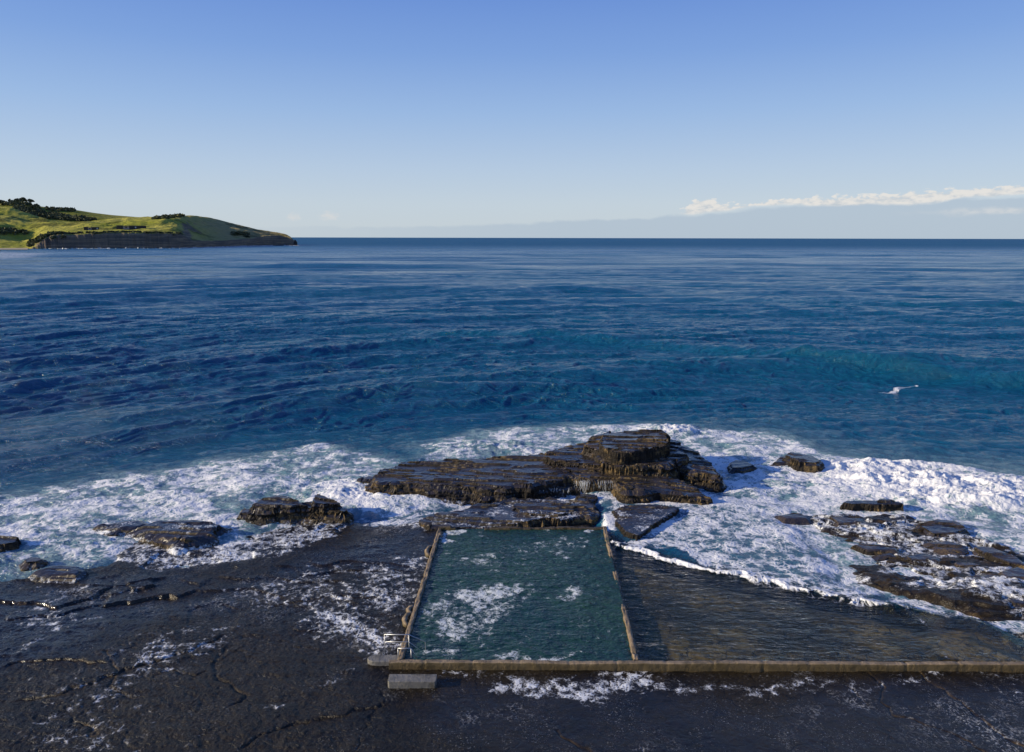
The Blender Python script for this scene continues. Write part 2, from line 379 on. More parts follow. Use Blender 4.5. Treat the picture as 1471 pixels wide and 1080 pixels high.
def shelf_height(x, y):
    s = sdf(x, y, SHELF) + .9*fbm(x*.25, y*.25, 61, 4)
    base = .24 + .16*fbm(x*.05, y*.05, 62, 3)
    # right of the pool's left side the near shelf is low and flat
    fr = sm(y, PNL[1]-.5, PNL[1]+2)*1.0
    lowf = sm(x, -12, 2)*(1-fr)
    base = base*(1-lowf) + (.17+.025*fbm(x*.1, y*.1, 63, 2))*lowf
    # tilted bedding plates with ledges
    t = terraces(.6*fbm(x*.045+3, y*.075, 64, 4, .55) + .012*x, .13, .08)
    back = sm(y, 42, 60)
    left = 1-sm(x, -14, -4)
    base = base + t*(.25 + .75*back)*(left*.9+.1)
    rough = (.06*fbm(x*.45, y*.5, 65, 5, .6))*(1-.75*lowf)
    # flowing ribs
    fine = (.05*fbm(x*1.3+.6*y, y*1.0, 67, 4, .7) + .02*fbm(x*4.5, y*3.5, 68, 2))*(1-.6*lowf)
    rib = fine + .04*ridge(x*.16 + .5*fbm(x*.08, y*.08, 3, 2), y*.55, 66, 3)*(1-lowf)
    h = base + rough + rib
    och = np.zeros(x.shape)
    for pts, wd, dep, oc, stp in LINES:
        pl = P(pts, .2)
        lo = pl.min(0)-6; hi = pl.max(0)+6
        m = (x > lo[0]) & (x < hi[0]) & (y > lo[1]) & (y < hi[1])
        if not m.any(): continue
        xx = x[m]; yy = y[m]
        d, sg, r = pld(xx + .35*fbm(xx*.8, yy*.8, 71, 3), yy + .35*fbm(xx*.8+5, yy*.8, 72, 3), pl)
        endf = sm(r, 0, .08)*(1-sm(r, .92, 1))
        wv = .45*wd*(.5+.8*np.clip(.5+fbm(xx*.7, yy*.7, 73, 3), 0, 1))
        g = np.exp(-(d/wv)**2)*endf
        h[m] += -.75*dep*g
        if stp: h[m] += .65*stp*np.exp(-(d/3.0)**2)*np.where(sg > 0, sm(d, 0, .12), 0)*endf
        och[m] = np.maximum(och[m], .75*oc*np.exp(-(d/(wv*1.2))**2)*endf*np.clip(.75+1.6*fbm(xx*1.3, yy*1.3, 74, 3), 0, 1))
    h = h*(1-sm(s, -1.5, .6)) + sm(s, -1.5, .6)*(-.9)
    # right platform
    s2 = sdf(x, y, RPLAT) + 1.3*fbm(x*.2, y*.2, 81, 4)
    pl = .34 + terraces(.85*fbm(x*.07 + 7, y*.13, 82, 5, .6), .2, .12) + .15*fbm(x*.5, y*.8, 83, 5, .65)
    k2 = 1-sm(s2, -2.5, .8)
    lag = sm(-sdf(x, y, LAGOON), -1.0, 2.0)
    bot = -.05 + .12*fbm(x*.22, y*.3, 84, 4)
    h = np.maximum(h, -.9 + (pl+.9)*k2)
    inl = lag*sm(x, PNR[0]-.5, PNR[0]+.3)*sm(y, PNR[1]-.2, PNR[1]+.4)
    h = h*(1-inl) + np.maximum(bot, (h-.02)*sm(-s2, -3, 2))*inl
    return h, och, s, s2

# ------------------------------------------------------------------ materials
def rock_nodes(m, tone=1.0, wetk=None, ochre=None, foamv=None, bumpk=1.0, film=False):
    big = m.noise(.35, 4, .6); mid = m.noise(2.0, 6, .65); fine = m.noise(14, 5, .7)
    c = m.mix(m.ss(big, .35, .65), (.025*tone, .019*tone, .012*tone), (.062*tone, .045*tone, .026*tone))
    c = m.mix(m.ss(mid, .48, .72), c, (.095*tone, .068*tone, .034*tone))
    if ochre is not None: c = m.mix(m.math('MULTIPLY', ochre, m.ss(mid, .3, .6)), c, (.34, .22, .07))
    return c, big, mid, fine
def mat_shelf():
    m = MT('wet_rock_shelf'); R_, G_, B_ = m.attr()[:3]
    c, big, mid, fine = rock_nodes(m, .36, ochre=G_)
    c = m.mix(m.ss(m.noise(.09, 5, .6), .42, .60), c, (.030, .022, .010))
    c = m.mix(m.math('MULTIPLY', B_, .55), c, (.009, .008, .006))
    st = m.noise(1.1, 6, .7, vec=m.map((1, 2.2, 1), (0, 0, .25)))
    strata = m.noise(2.6, 6, .78, vec=m.map((1.5, 1.0, 1), (0, 0, .5)), dist=.15)
    wet = m.math('MULTIPLY', B_, m.ss(st, .30, .6, .55, 1.0))
    cell = m.vor(5, 'F1')
    rip = m.noise(7, 3, .6, vec=m.map((1.2, .9, 1), (0, 0, .6)))
    wv = m.N.new('ShaderNodeVectorMath'); wv.operation = 'ADD'; sc_ = m.N.new('ShaderNodeVectorMath'); sc_.operation = 'SCALE'; sc_.inputs['Scale'].default_value = 1.2
    m.L.new(m.noise(.8, 4, .65, col=True), sc_.inputs[0]); m.L.new(m.tc, wv.inputs[0]); m.L.new(sc_.outputs[0], wv.inputs[1])
    crk = m.ss(m.vor(.75, vec=m.map((.7, 1.5, 1), (0, 0, .25), wv.outputs[0])), 0, .035)
    pit = m.ss(m.vor(6.5, 'F1', wv.outputs[0]), .05, .35); grit = m.noise(24, 4, .75)
    c = m.mix(crk, (.006, .005, .004), c)
    c = m.mix(m.math('MULTIPLY', m.ss(m.noise(18, 3, .7), .60, .70), m.ss(big, .4, .6, .15, .7)), c, (.16, .13, .085))
    h = m.math('ADD', m.math('ADD', m.math('MULTIPLY', strata, .11), m.math('MULTIPLY', rip, .02)), m.math('ADD', m.math('ADD', m.math('MULTIPLY', grit, .035), m.math('MULTIPLY', crk, .03)), m.math('ADD', m.math('MULTIPLY', pit, .025), m.math('MULTIPLY', mid, .05))))
    bs = m.math('SUBTRACT', .95, m.math('MULTIPLY', wet, .72))
    nrm = m.bump(h, bs, 1.0)
    rough = m.ss(wet, 0, 1, .34, .10)
    rock = m.pbr(c, rough, nrm, m.ss(wet, 0, 1, .22, .50))
    fm, v = m.foam(R_, 1.25)
    # sparse white specks on the film: foam flecks and painted sun glints
    sp = m.math('MULTIPLY', m.ss(m.noise(8, 3, .8, vec=m.map((1, 1.5, 1))), .61, .68), m.ss(m.noise(.4, 5, .65), .44, .58))
    vn = m.noise(.55, 4, .62, dist=.8); vein = m.math('SUBTRACT', 1, m.math('MULTIPLY', m.math('ABSOLUTE', m.math('SUBTRACT', vn, .5)), 60), clamp=True)
    vn2 = m.noise(1.5, 4, .62, dist=.6); vein2 = m.math('SUBTRACT', 1, m.math('MULTIPLY', m.math('ABSOLUTE', m.math('SUBTRACT', vn2, .5)), 28), clamp=True)
    veins = m.math('MULTIPLY', m.math('MAXIMUM', vein, vein2), m.math('MULTIPLY', m.ss(m.noise(.13, 5, .6), .53, .68), m.ss(m.noise(7, 3, .7), .42, .58)))
    fm = m.math('MAXIMUM', fm, m.math('MAXIMUM', m.math('MULTIPLY', sp, .35), m.math('MULTIPLY', veins, .5)))
    fb = m.bump(v, .8, .12)
    foam = m.pbr((.84, .86, .86), .8, fb, .3)
    return m.done(m.shmix(fm, rock, foam))
def jitter(m, nrm, k, scale, detail=2, st=(.8, 1.3, 1), rough=.6):
    """fine facets of the water surface, tilting the normal at a scale finer than a pixel"""
    n = m.noise(scale, detail, rough, vec=m.map(st), col=True)
    a = m.N.new('ShaderNodeVectorMath'); a.operation = 'SUBTRACT'; m.L.new(n, a.inputs[0]); a.inputs[1].default_value = (.5, .5, .5)
    b = m.N.new('ShaderNodeVectorMath'); b.operation = 'MULTIPLY'; m.L.new(a.outputs[0], b.inputs[0]); 
    if isinstance(k, (int, float)): b.inputs[1].default_value = (k, k, 0)
    else:
        kc = m.N.new('ShaderNodeCombineXYZ'); m.L.new(k, kc.inputs[0]); m.L.new(k, kc.inputs[1]); m.L.new(kc.outputs[0], b.inputs[1])
    c = m.N.new('ShaderNodeVectorMath'); c.operation = 'ADD'; m.L.new(nrm, c.inputs[0]); m.L.new(b.outputs[0], c.inputs[1])
    d = m.N.new('ShaderNodeVectorMath'); d.operation = 'NORMALIZE'; m.L.new(c.outputs[0], d.inputs[0]); return d.outputs[0]
def mat_sea():
    m = MT('sea_water'); R_, G_, B_ = m.attr()[:3]
    chop = m.noise(.50, 6, .68, vec=m.map((.7, 1.4, 1), (0, 0, .08)))
    rip = m.noise(2.4, 4, .62, vec=m.map((.7, 1.4, 1), (0, 0, -.15)))
    swl = m.noise(.045, 4, .55, vec=m.map((.25, 1.6, 1), (0, 0, -.06)))
    far = m.noise(.009, 5, .65, vec=m.map((.3, 1.8, 1), (0, 0, -.04)))
    h = m.math('ADD', m.math('ADD', m.math('MULTIPLY', chop, 1.35), m.math('MULTIPLY', rip, .20)), m.math('ADD', m.math('MULTIPLY', swl, 2.6), m.math('MULTIPLY', far, 6.0)))
    calm = m.math('SUBTRACT', 1, m.math('MULTIPLY', B_, .3))
    sp = m.N.new('ShaderNodeSeparateXYZ'); m.L.new(m.tc, sp.inputs[0]); dist = m.ss(sp.outputs[1], 60, 3500)
    nrm = m.bump(h, m.math('MULTIPLY', calm, .9), 1.0)
    nrm = jitter(m, nrm, m.ss(dist, 0, .12, .30, .8), .55, 4, (.7, 1.3, 1), .75)
    nrm = jitter(m, nrm, .16, .03, 4, (.25, 2.0, 1), .7)
    nrm = jitter(m, nrm, m.ss(dist, 0, .12, .26, .75), 2.6, 3)
    deep = m.mix(m.ss(m.noise(.012, 4, .6, vec=m.map((.4, 1.6, 1))), .35, .65), (.003, .088, .192), (.005, .102, .196))
    milk = m.mix(m.ss(m.noise(.5, 4, .6), .3, .7), (.15, .30, .34), (.34, .47, .50))
    body = m.mix(m.math('MULTIPLY', G_, .85), deep, milk)
    wtr = m.pbr(body, m.ss(dist, 0, 1, .12, .5), nrm, m.ss(dist, 0, 1, .6, .34), 1.33)
    tr = m.N.new('ShaderNodeBsdfTransparent'); tr.inputs[0].default_value = (.78, .82, .72, 1)
    rn = m.bump(m.math('ADD', m.math('MULTIPLY', m.noise(1.3, 4, .55, vec=m.map((.6, 1.5, 1), (0, 0, .3))), .30), m.math('MULTIPLY', m.noise(5, 2, .5, vec=m.map((.7, 1.3, 1))), .03)), .8, 1)
    gl = m.N.new('ShaderNodeBsdfGlossy'); gl.inputs['Roughness'].default_value = .06; m.L.new(rn, gl.inputs['Normal'])
    ge = m.N.new('ShaderNodeNewGeometry'); dt = m.N.new('ShaderNodeVectorMath'); dt.operation = 'DOT_PRODUCT'; m.L.new(ge.outputs['Incoming'], dt.inputs[0]); m.L.new(rn, dt.inputs[1])
    fres = m.math('ADD', .02, m.math('MULTIPLY', .98, m.math('POWER', m.math('SUBTRACT', 1, m.math('ABSOLUTE', dt.outputs['Value']), clamp=True), 5)))
    clear = m.shmix(fres, tr.outputs[0], gl.outputs[0])
    wtr = m.shmix(m.math('MULTIPLY', B_, .95), wtr, clear)
    fm, v = m.foam(R_, .62)
    fb = m.bump(m.math('ADD', v, m.math('MULTIPLY', m.noise(.8, 4, .5), .6)), .55, .25)
    foam = m.pbr((.86, .87, .87), .75, fb, .3)
    return m.done(m.shmix(fm, wtr, foam))
def mat_pool():
    m = MT('pool_water'); R_, G_, B_ = m.attr()[:3]
    chop = m.noise(1.1, 4, .6, vec=m.map((.6, 1.2, 1), (0, 0, .1))); rip = m.noise(4, 3, .6, vec=m.map((.7, 1.2, 1)))
    h = m.math('ADD', m.math('MULTIPLY', chop, .5), m.math('MULTIPLY', rip, .08))
    nrm = jitter(m, m.bump(h, .7, 1), .15, 6)
    body = m.mix(m.ss(m.noise(.12, 3, .5), .35, .65), (.011, .043, .046), (.020, .058, .044))
    wtr = m.pbr(body, .05, nrm, .5, 1.33)
    fm, v = m.foam(R_, 1.3)
    foam = m.pbr((.74, .78, .76), .7, m.bump(v, .6, .1), .3)
    return m.done(m.shmix(fm, wtr, foam))
def mat_boulder(name='weathered_rock', tone=1.0):
    m = MT(name); R_, G_, B_ = m.attr()[:3]
    geo = m.N.new('ShaderNodeNewGeometry'); sp = m.N.new('ShaderNodeSeparateXYZ'); m.L.new(geo.outputs['Normal'], sp.inputs[0])
    flat = m.ss(sp.outputs[2], .45, .82)
    big = m.noise(.5, 4, .6); mid = m.noise(1.6, 6, .7); fine = m.noise(7, 6, .75)
    strata = m.noise(1.2, 6, .75, vec=m.map((.25, .4, 5.5)))
    side = m.mix(m.ss(m.math('ADD', m.math('MULTIPLY', mid, .6), m.math('MULTIPLY', m.noise(.22, 3, .5), .4)), .50, .63), (.032*tone, .025*tone, .018*tone), (.30*tone, .205*tone, .085*tone))  # low sun's gold painted in patches on the steep faces
    side = m.mix(m.ss(strata, .5, .68), side, (.03*tone, .026*tone, .02*tone))
    topc = m.mix(m.ss(mid, .4, .65), (.016*tone, .015*tone, .016*tone), (.042*tone, .034*tone, .029*tone))
    topc = m.mix(m.math('MULTIPLY', G_, m.ss(fine, .35, .6)), topc, (.17, .12, .05))
    c = m.mix(flat, side, topc)
    cr = m.math('MINIMUM', m.vor(.55, vec=m.map((.8, 1.6, 2.5), (0, 0, .3))), .12)
    h = m.math('ADD', m.math('MULTIPLY', fine, .10), m.math('ADD', m.math('MULTIPLY', mid, .25), m.math('ADD', m.math('MULTIPLY', strata, .5), m.math('MULTIPLY', cr, 1.2))))
    nrm = m.bump(h, m.ss(flat, 0, 1, 1, .12), .9)
    rough = m.ss(m.math('MULTIPLY', flat, m.ss(mid, .3, .6, 1, .75)), 0, 1, .7, .14)
    rock = m.pbr(c, rough, nrm, m.ss(flat, 0, 1, .4, .9))
    fm, v = m.foam(R_, 1.9)
    foam = m.pbr((.84, .86, .86), .8, m.bump(v, .8, .1), .3)
    return m.done(m.shmix(fm, rock, foam))
def mat_concrete(name, base, dark, och=.4, edge=True):
    m = MT(name)
    a = m.noise(1.3, 5, .65); b = m.noise(9, 5, .7); d = m.noise(.5, 3, .5, vec=m.map((1, 1, 6)))
    c = m.mix(m.ss(a, .35, .65), base, dark)
    c = m.mix(m.ss(m.noise(.45, 6, .7), .52, .66, 0, .75), c, (.05, .045, .03))
    c = m.mix(m.math('MULTIPLY', m.ss(b, .55, .75), och), c, (.42, .30, .13))
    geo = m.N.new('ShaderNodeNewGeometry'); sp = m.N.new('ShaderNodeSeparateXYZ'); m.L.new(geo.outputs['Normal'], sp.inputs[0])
    if edge: c = m.mix(m.ss(sp.outputs[2], .3, .8, .8, 0), c, (.085, .062, .022))  # upright faces coloured darker brown, painting in their weaker light
    nrm = m.bump(m.math('ADD', m.math('MULTIPLY', a, .15), m.math('MULTIPLY', b, .06)), .9, 1)
    return m.done(m.pbr(c, .6, nrm, .4))
MSHELF = mat_shelf(); MSEA = mat_sea(); MPOOL = mat_pool(); MROCK = mat_boulder()
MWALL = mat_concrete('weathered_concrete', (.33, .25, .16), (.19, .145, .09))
MDARKW = mat_concrete('dark_concrete', (.10, .08, .055), (.05, .042, .03))  # darker tone of the concrete, for the far pool wall
MBLOCK = mat_concrete('grey_concrete', (.22, .21, .19), (.155, .15, .135), .08, False)
_m = MT('galvanised_steel'); MSTEEL = _m.done(_m.pbr((.5, .51, .52), .4, None, .5, metal=.7))

# ------------------------------------------------------------------ ROCK SHELF (terrain)
def fan(ys, smax, nx, off=8):
    s = np.concatenate([np.linspace(-3.2, -smax-.08, 18), np.linspace(-smax, smax, nx-36), np.linspace(smax+.08, 3.2, 18)])
    X = (ys[:, None]+off)*s[None, :]; Y = np.repeat(ys[:, None], nx, 1); return X, Y
def rows(py0, py1, n, z=0.):
    return np.array([G(735.5, p, z)[1] for p in np.linspace(py0, py1, n)])
NX = 1500
ys = np.concatenate([np.linspace(14, rows(1120, 1120, 1)[0], 30)[:-1], rows(1120, 700, 640)])
X, Y = fan(ys, .86, NX)
h, och, s_, s2_ = shelf_height(X.ravel(), Y.ravel())
x = X.ravel(); y = Y.ravel()
POOLP = np.array([PNL, PNR, PFR, PFL])
spool = sdf(x, y, POOLP)
h = np.where(spool < .25, -1.6, h)
fd, ss_ = foam_density(x, y)
rp = 1-sm(s2_, -1, 2)
# drained humps on the right platform carry less foam and more weed
hum = sm(fbm(x*.16+2, y*.3, 91, 4), .02, .3)*rp
fd = fd*(1-.08*rp)*(1-.6*hum); fd = np.maximum(fd, .56*rp*(1-hum))
och = np.maximum(och, hum*.22)
wet = np.zeros(x.shape)
for pl, k in WET:
    wet = np.maximum(wet, k*sm(-boxed(lambda a, b: sdf(a, b, pl), x, y, pl, 8, 99) + 4.5*fbm(x*.11, y*.13, 93, 4), -3.5, 3.5))
wet = np.maximum(wet, .35 + .5*sm(fbm(x*.06, y*.1, 94, 4), -.05, .35)*sm(y, 42, 55))
inl = sm(-sdf(x, y, LAGOON), -.5, .5)
_dl = sdf(x, y, LAGOON); fd = np.where((_dl < 4.5) & (x > PNR[0]) & (y > PNR[1]-.25), fd*np.clip(_dl/4.5, 0, 1)**2, fd)
wet = wet*(1-inl); och = np.maximum(och, inl*.35); och = np.maximum(och, inl*.95*sm(fbm(x*.16, y*.22, 95, 4), -.4, .2))
# pale sandy hollow
PATCH = P([(1163,1018),(1190,1012),(1225,1028),(1232,1042),(1205,1052),(1175,1046)], .05)
pm = sm(-boxed(lambda a, b: sdf(a, b, PATCH), x, y, PATCH, 3, 99), -.3, .5)
och = np.maximum(och, pm*.12); fd = np.maximum(fd, pm*.22)
h = h + .05*np.clip(fd-.4, 0, 1)*fbm(x*1.2, y*1.2, 97, 3)
me = npmesh('rock_shelf', np.stack([x, y, h], -1), gridfaces(len(ys), NX, h > -1.2), np.stack([fd, och, wet], -1))
tag(link('rock_shelf', me, MSHELF), kind='structure')

# ------------------------------------------------------------------ SEA
ysea = np.concatenate([np.linspace(PNL[1]+.3, G(0, 930, .4)[1], 12)[:-1], rows(930, 590, 560), rows(590, 400, 600)[1:], rows(400, 346, 220)[1:]])
ysea = ysea[ysea > PNL[1]+.1]; ysea = np.sort(ysea)
far = ysea[-1]; ysea = np.concatenate([ysea, np.geomspace(far*1.15, 90000, 20)])
NS = 1400
X, Y = fan(ysea, .86, NS); x = X.ravel(); y = Y.ravel()
fd, ss_ = foam_density(x, y)
dy = np.gradient(ysea); DY = np.repeat(dy, NS)
u = x*100/y
A = -.95*16*np.logaddexp(0, -(u+14)/16)*y/100
ph = y - A*np.clip(1.25 - y/500, 0, 1)
def wave(lam, amp, seed, sharp=1.3, wob=.35, xf=.22):
    p = 2*np.pi*(ph + lam*wob*2*fbm(x/lam*xf, y/lam*.35, seed, 3))/lam
    a = amp*sm(1.2-3.0*DY/lam, 0, .8)*(.35+1.1*np.clip(.5+fbm(x/lam*.18+3, y/lam*.3, seed+5, 2), 0, 1.2))
    return a*(2*((np.sin(p)+1)/2)**sharp-1)
eta = wave(125, 1.1, 207, 1.8, .3) + wave(62, .75, 201, 1.7) + wave(21, .30, 202, 1.5) + wave(11, .20, 203, 1.8, .42, .26) + wave(7, .14, 208, 1.8, .42, .3) + wave(4.4, .10, 204, 1.7, .5, .35) + wave(2.5, .065, 206, 1.5, .7, .45)
eta += .07*fbm(x*.35, y*.5, 205, 3)*sm(1.2-DY*.8, 0, 1)
CREST = P([(1900,570),(1471,538),(1350,530),(1200,517),(1100,507),(950,492),(800,480),(600,470),(420,462)], .6)
d, sg, r = pld(x, y, CREST)
d = d*np.where(sg > 0, -1, 1)    # positive = behind (seaward)
# travel runs right to left, so the camera side is on the left hand
face = np.where(d < 0, np.exp(-(d/4.0)**2), np.exp(-(d/13)**2))
eta += (2.1*(1-r)**.8+.5)*face*sm(y, 110, 135)*(1-sm(r, .85, 1))
near = 1-sm(y, 95, 150)
calmz = sm(ss_, -6, 4)
eta = eta*(calmz*.85+.15)
z = .12 + eta*(.35+.65*sm(y, 75, 120))
# boiling surface of the surf
turb = .42*fbm(x*.16, y*.24, 211, 5, .5) + .10*ridge(x*.4, y*.5, 212, 2)
brk = sum(a*np.exp(-(((x-G(cx, cy)[0])/wx)**2 + ((y-G(cx, cy)[1])/wy)**2)) for cx, cy, wx, wy, a in
          [(1330,690,12,2.5,1.1),(1400,715,9,3,1.0),(1270,668,8,2,.8),(965,618,4,2.5,1.0),(900,718,7,1.2,.7),(540,712,5,1.6,.5),(1180,668,5,2,.5),(480,700,6,3,.4),(700,640,8,2.5,.5),(903,752,1.0,1.2,.8),(1010,700,8,2,.5)])
ins = sm(-ss_, -1, 3)
z = z + ins*(turb*.9 + brk*(.75+.9*fbm(x*.3, y*.5, 213, 5, .62)))
fd = np.clip(fd + ins*brk*.3, 0, 1.15)
near_ = y < 175
sh_ = np.full(x.shape, 9.); sh_[near_] = sdf(x[near_], y[near_], SHELF)
pl_ = np.full(x.shape, 9.); pl_[near_] = sdf(x[near_], y[near_], RPLAT) + 1.3*fbm(x[near_]*.2, y[near_]*.2, 81, 4)
over = np.maximum(sm(-sh_, -.5, 3), sm(-pl_, -1.5, 1.5))
# lagoon level and the little bore running across it
sl = sdf(x, y, LAGOON)
lagm = sm(-sl, -1.5, .3)
d, sg, r = pld(x, y, BORE)
side = np.where(sg > 0, d, -d) + 1.2*fbm(x*.28, y*.35, 221, 5, .62)   # positive beyond the bore
behind = (1-over)*sm(side, -.2, .3)*sm(24-d, 0, 10)*sm(x, PFR[0]-1, PFR[0]+.5)*(1-sm(x, 52, 60))
zl = .42 + .03*fbm(x*.4, y*.8, 222, 4) + .015*fbm(x*1.4, y*1.8, 223, 2)
up = .56 + .12*fbm(x*.3, y*.45, 224, 5, .55)
plat = np.clip(1-sm(d, 16, 26), 0, 1)
z = np.where(lagm > .5, zl, z)
z = z*(1-behind*plat) + (up + .10*np.exp(-((side-.35)/.4)**2))*behind*plat
bore_f = np.exp(-((side-.22)/(.22+.25*np.clip(.5+fbm(x*.3, y*.3, 227, 3), 0, 1)))**2)*(.8+.4*fbm(x*.5, y*.5, 228, 3))*sm(r, .0, .02)*(1-sm(r, .97, 1))
fd = np.where((lagm > .5) & (side < .1), np.minimum(fd, .20 + .30*np.exp(-np.abs(side)/1.3)), fd)
fd = np.maximum(fd, (1.1-.45*sm(r, .6, .75))*bore_f)
lv_ = np.where(sh_ < 3, -.2, .24 + .07*fbm(x*.5, y*.7, 226, 4))
z = z*(1-over*(lagm < .5)) + lv_*over*(lagm < .5)
# faint streaks of foam in the lagoon
WL = P([(1285,868),(1320,890),(1345,915),(1358,945)], .45)
dw, sgw, rw = pld(x, y, WL)
z = z + .16*np.exp(-(dw/.7)**2)*lagm
fd = np.maximum(fd, .42*np.exp(-(dw/.25)**2)*lagm)
shal = sm(-sl, -2.5, .3)*(1-behind*sm(side, .6, 3.0))*(x > PNR[0]-1)
# a scrap of white water on the big swell and surf under the far cliffs
for pts, k, sft in [([(1266,537),(1280,536),(1300,531),(1322,527),(1321,530),(1302,534),(1282,538)], .66, .6), ([(-40,361),(30,362),(70,364),(40,370),(-40,373)], .55, 60),
                    ([(1180,600),(1340,560),(1460,575),(1471,600),(1250,625)], .20, 8)]:
    pl = P(pts, 2.0 if pts[0][0] == 1266 else .5); v = boxed(lambda a, b: sdf(a, b, pl), x, y, pl, sft*3, 99)
    if pts[0][0] < 0: v = sdf(x, y, pl)
    fd = np.maximum(fd, k*sm(-v, -sft, sft*.4))
aer = np.clip(ins*.9 + .35*sm(-ss_, -9, 0)*sm(x, 20, 60), 0, 1)
aer = np.where(lagm > .5, .12*aer, aer)*(1-.65*np.clip(behind, 0, 1)*sm(28-d, 0, 14))
co = np.stack([x, y, z], -1)
keep = (sdf(x, y, POOLP) > -1.2) & ~((x > PNL[0]-60) & (x < PNL[0]-.4) & (y < PFL[1]-3) & (y < 52))
f = gridfaces(len(ysea), NS, keep); co2, f2, c2 = compact(co, f, np.stack([fd, aer, shal], -1))
tag(link('sea', npmesh('sea', co2, f2, c2), MSEA), kind='structure')

# ------------------------------------------------------------------ POOL WATER
nu, nv = 260, 340
U, V = np.meshgrid(np.linspace(-.005, 1.005, nu), np.linspace(-.005, 1.005, nv))
a = np.array(PNL); b = np.array(PNR); c_ = np.array(PFR); d_ = np.array(PFL)
PX = (a[0]*(1-U)+b[0]*U)*(1-V) + (d_[0]*(1-U)+c_[0]*U)*V
PY = (a[1]*(1-U)+b[1]*U)*(1-V) + (d_[1]*(1-U)+c_[1]*U)*V
x = PX.ravel(); y = PY.ravel()
z = .47 + .05*fbm(x*.45, y*.8, 301, 4) + .025*fbm(x*1.6, y*2.2, 302, 3)
fd = np.zeros(x.shape); wx = x + 1.7*fbm(x*.35, y*.35, 311, 4); wy = y + 1.7*fbm(x*.35+4, y*.35, 312, 4)
for poly, dens, soft in POOLFOAM:
    v = sdf(wx, wy, poly); fd = np.maximum(fd, sm(-v, -soft, soft*.6)*(dens+.07+.16*fbm(x*.6, y*.6, 313, 3)))
tag(link('pool_water', npmesh('pool_water', np.stack([x, y, z], -1), gridfaces(nv, nu), np.stack([np.clip(fd, 0, 1), fd*0, fd*0], -1)), MPOOL), kind='structure')

# ------------------------------------------------------------------ POOL WALLS
def wall_mesh(name, p0, p1, w0, z0, z1, parent=None, seed=0, joints=(), step=.10, chip=.05, mat=None):
    """rough cast wall along p0-p1; z1 a function of run 0..1"""
    p0 = np.array(p0); p1 = np.array(p1); Ln = np.hypot(*(p1-p0)); n = int(Ln/step)+2
    t = np.linspace(0, 1, n); dirv = (p1-p0)/Ln; nrm = np.array([-dirv[1], dirv[0]])
    prof = [(-1, 0), (-1.02, .35), (-1, .7), (-.98, .92), (-.86, 1), (-.4, 1.0), (0, 1.0), (.4, 1.0), (.86, 1), (.98, .92), (1, .7), (1.02, .35), (1, 0)]
    V = []
    for j, (a_, b_) in enumerate(prof):
        zz = np.array([z1(q) for q in t]); base = p0[None]+np.outer(t*Ln, dirv)
        nz = fbm(t*Ln*1.3, np.full(n, j*.5+seed*7.), seed, 4, .65); nz2 = fbm(t*Ln*1.1, np.full(n, j*.6+50.), seed+3, 4, .65)
        off = a_*w0/2 + chip*nz*(1 if abs(a_) > .5 else .3)
        top = z0 + (zz-z0)*b_ + chip*.7*nz2*(b_ > .8)
        for jt in joints:
            g = np.exp(-((t-jt)*Ln/.06)**2); off = off - np.sign(a_)*.03*g; top = top - .05*g*(b_ > .8)
        V.append(np.stack([base[:, 0]+nrm[0]*off, base[:, 1]+nrm[1]*off, top], -1))
    V = np.array(V); co = V.reshape(-1, 3); k = len(prof)
    f = gridfaces(k, n)
    me = npmesh(name, co, f[:, ::-1])
    # end caps
    return link(name, me, mat or MWALL, parent)
def cap(o, n, k):
    pass
lx = PNL[0]-.55
ro = G(1471, 947, ZP)
near_w = .34
yn = PNL[1]-.19
wj = [.033+.0468*i + .004*math.sin(i*3.1) for i in range(21)]
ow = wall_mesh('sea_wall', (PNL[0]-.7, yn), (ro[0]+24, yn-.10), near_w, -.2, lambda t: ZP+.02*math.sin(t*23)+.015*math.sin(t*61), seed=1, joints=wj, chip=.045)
tag(ow, 'long weathered concrete wall running across the near end of the pool and on to the right edge', 'wall')
MB_ = MB()
x0 = PNL[0]-.72; MB_.box(x0-.02, x0+.05, yn-.165, yn+.165, -.2, ZP-.02)
MB_.build('end_face', MWALL, ow)
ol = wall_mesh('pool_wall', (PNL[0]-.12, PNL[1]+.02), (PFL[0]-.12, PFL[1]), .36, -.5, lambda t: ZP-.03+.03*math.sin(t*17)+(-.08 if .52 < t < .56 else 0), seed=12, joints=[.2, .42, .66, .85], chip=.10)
tag(ol, 'left side wall of the pool, crusty tan concrete with rounded lumps on its outer side', 'wall')
def lump(px, py, r, ln):
    gx, gy = G(px, py, .5); mbm = MB(); pts = []
    for i in range(9):
        a_ = math.pi*i/8; pts.append((gx+.25 - r*math.sin(a_), gy+ln*(math.cos(a_)), .45))
    mbm.tube(pts, [.13, .16, .2, .17, .22, .18, .2, .15, .12], 9)
    o = mbm.build('buttress', MWALL, ol, True)
    ds = o.modifiers.new('rough', 'DISPLACE'); tx = bpy.data.textures.new('lump', 'CLOUDS'); tx.noise_scale = .2; ds.texture = tx; ds.strength = .12
lump(616, 791, .4, .95); lump(584, 889, .36, .8); lump(589, 876, .35, .5); lump(632, 768, .25, .4)
def zr(t):   # the right wall dips under the water twice
    z = ZP-.02+.02*math.sin(t*29)
    for c0, w0, dp in ((.66, .06, .5), (.40, .10, .22), (.50, .05, .12), (.045, .012, .2), (.87, .03, .15)):
        z -= dp*math.exp(-((t-c0)/w0)**2)
    return z
orr = wall_mesh('pool_wall', (PNR[0]+.05, PNR[1]+.02), (PFR[0]+.05, PFR[1]), .36, -.5, zr, seed=22, joints=[.18, .3, .58, .75], chip=.10)
tag(orr, 'right side wall of the pool, awash and dipping under water half way along', 'wall')
def zf(t): return ZP-.05+.05*math.sin(t*19) - (.35 if .10 < t < .27 else 0) + (.1 if t < .08 else 0)
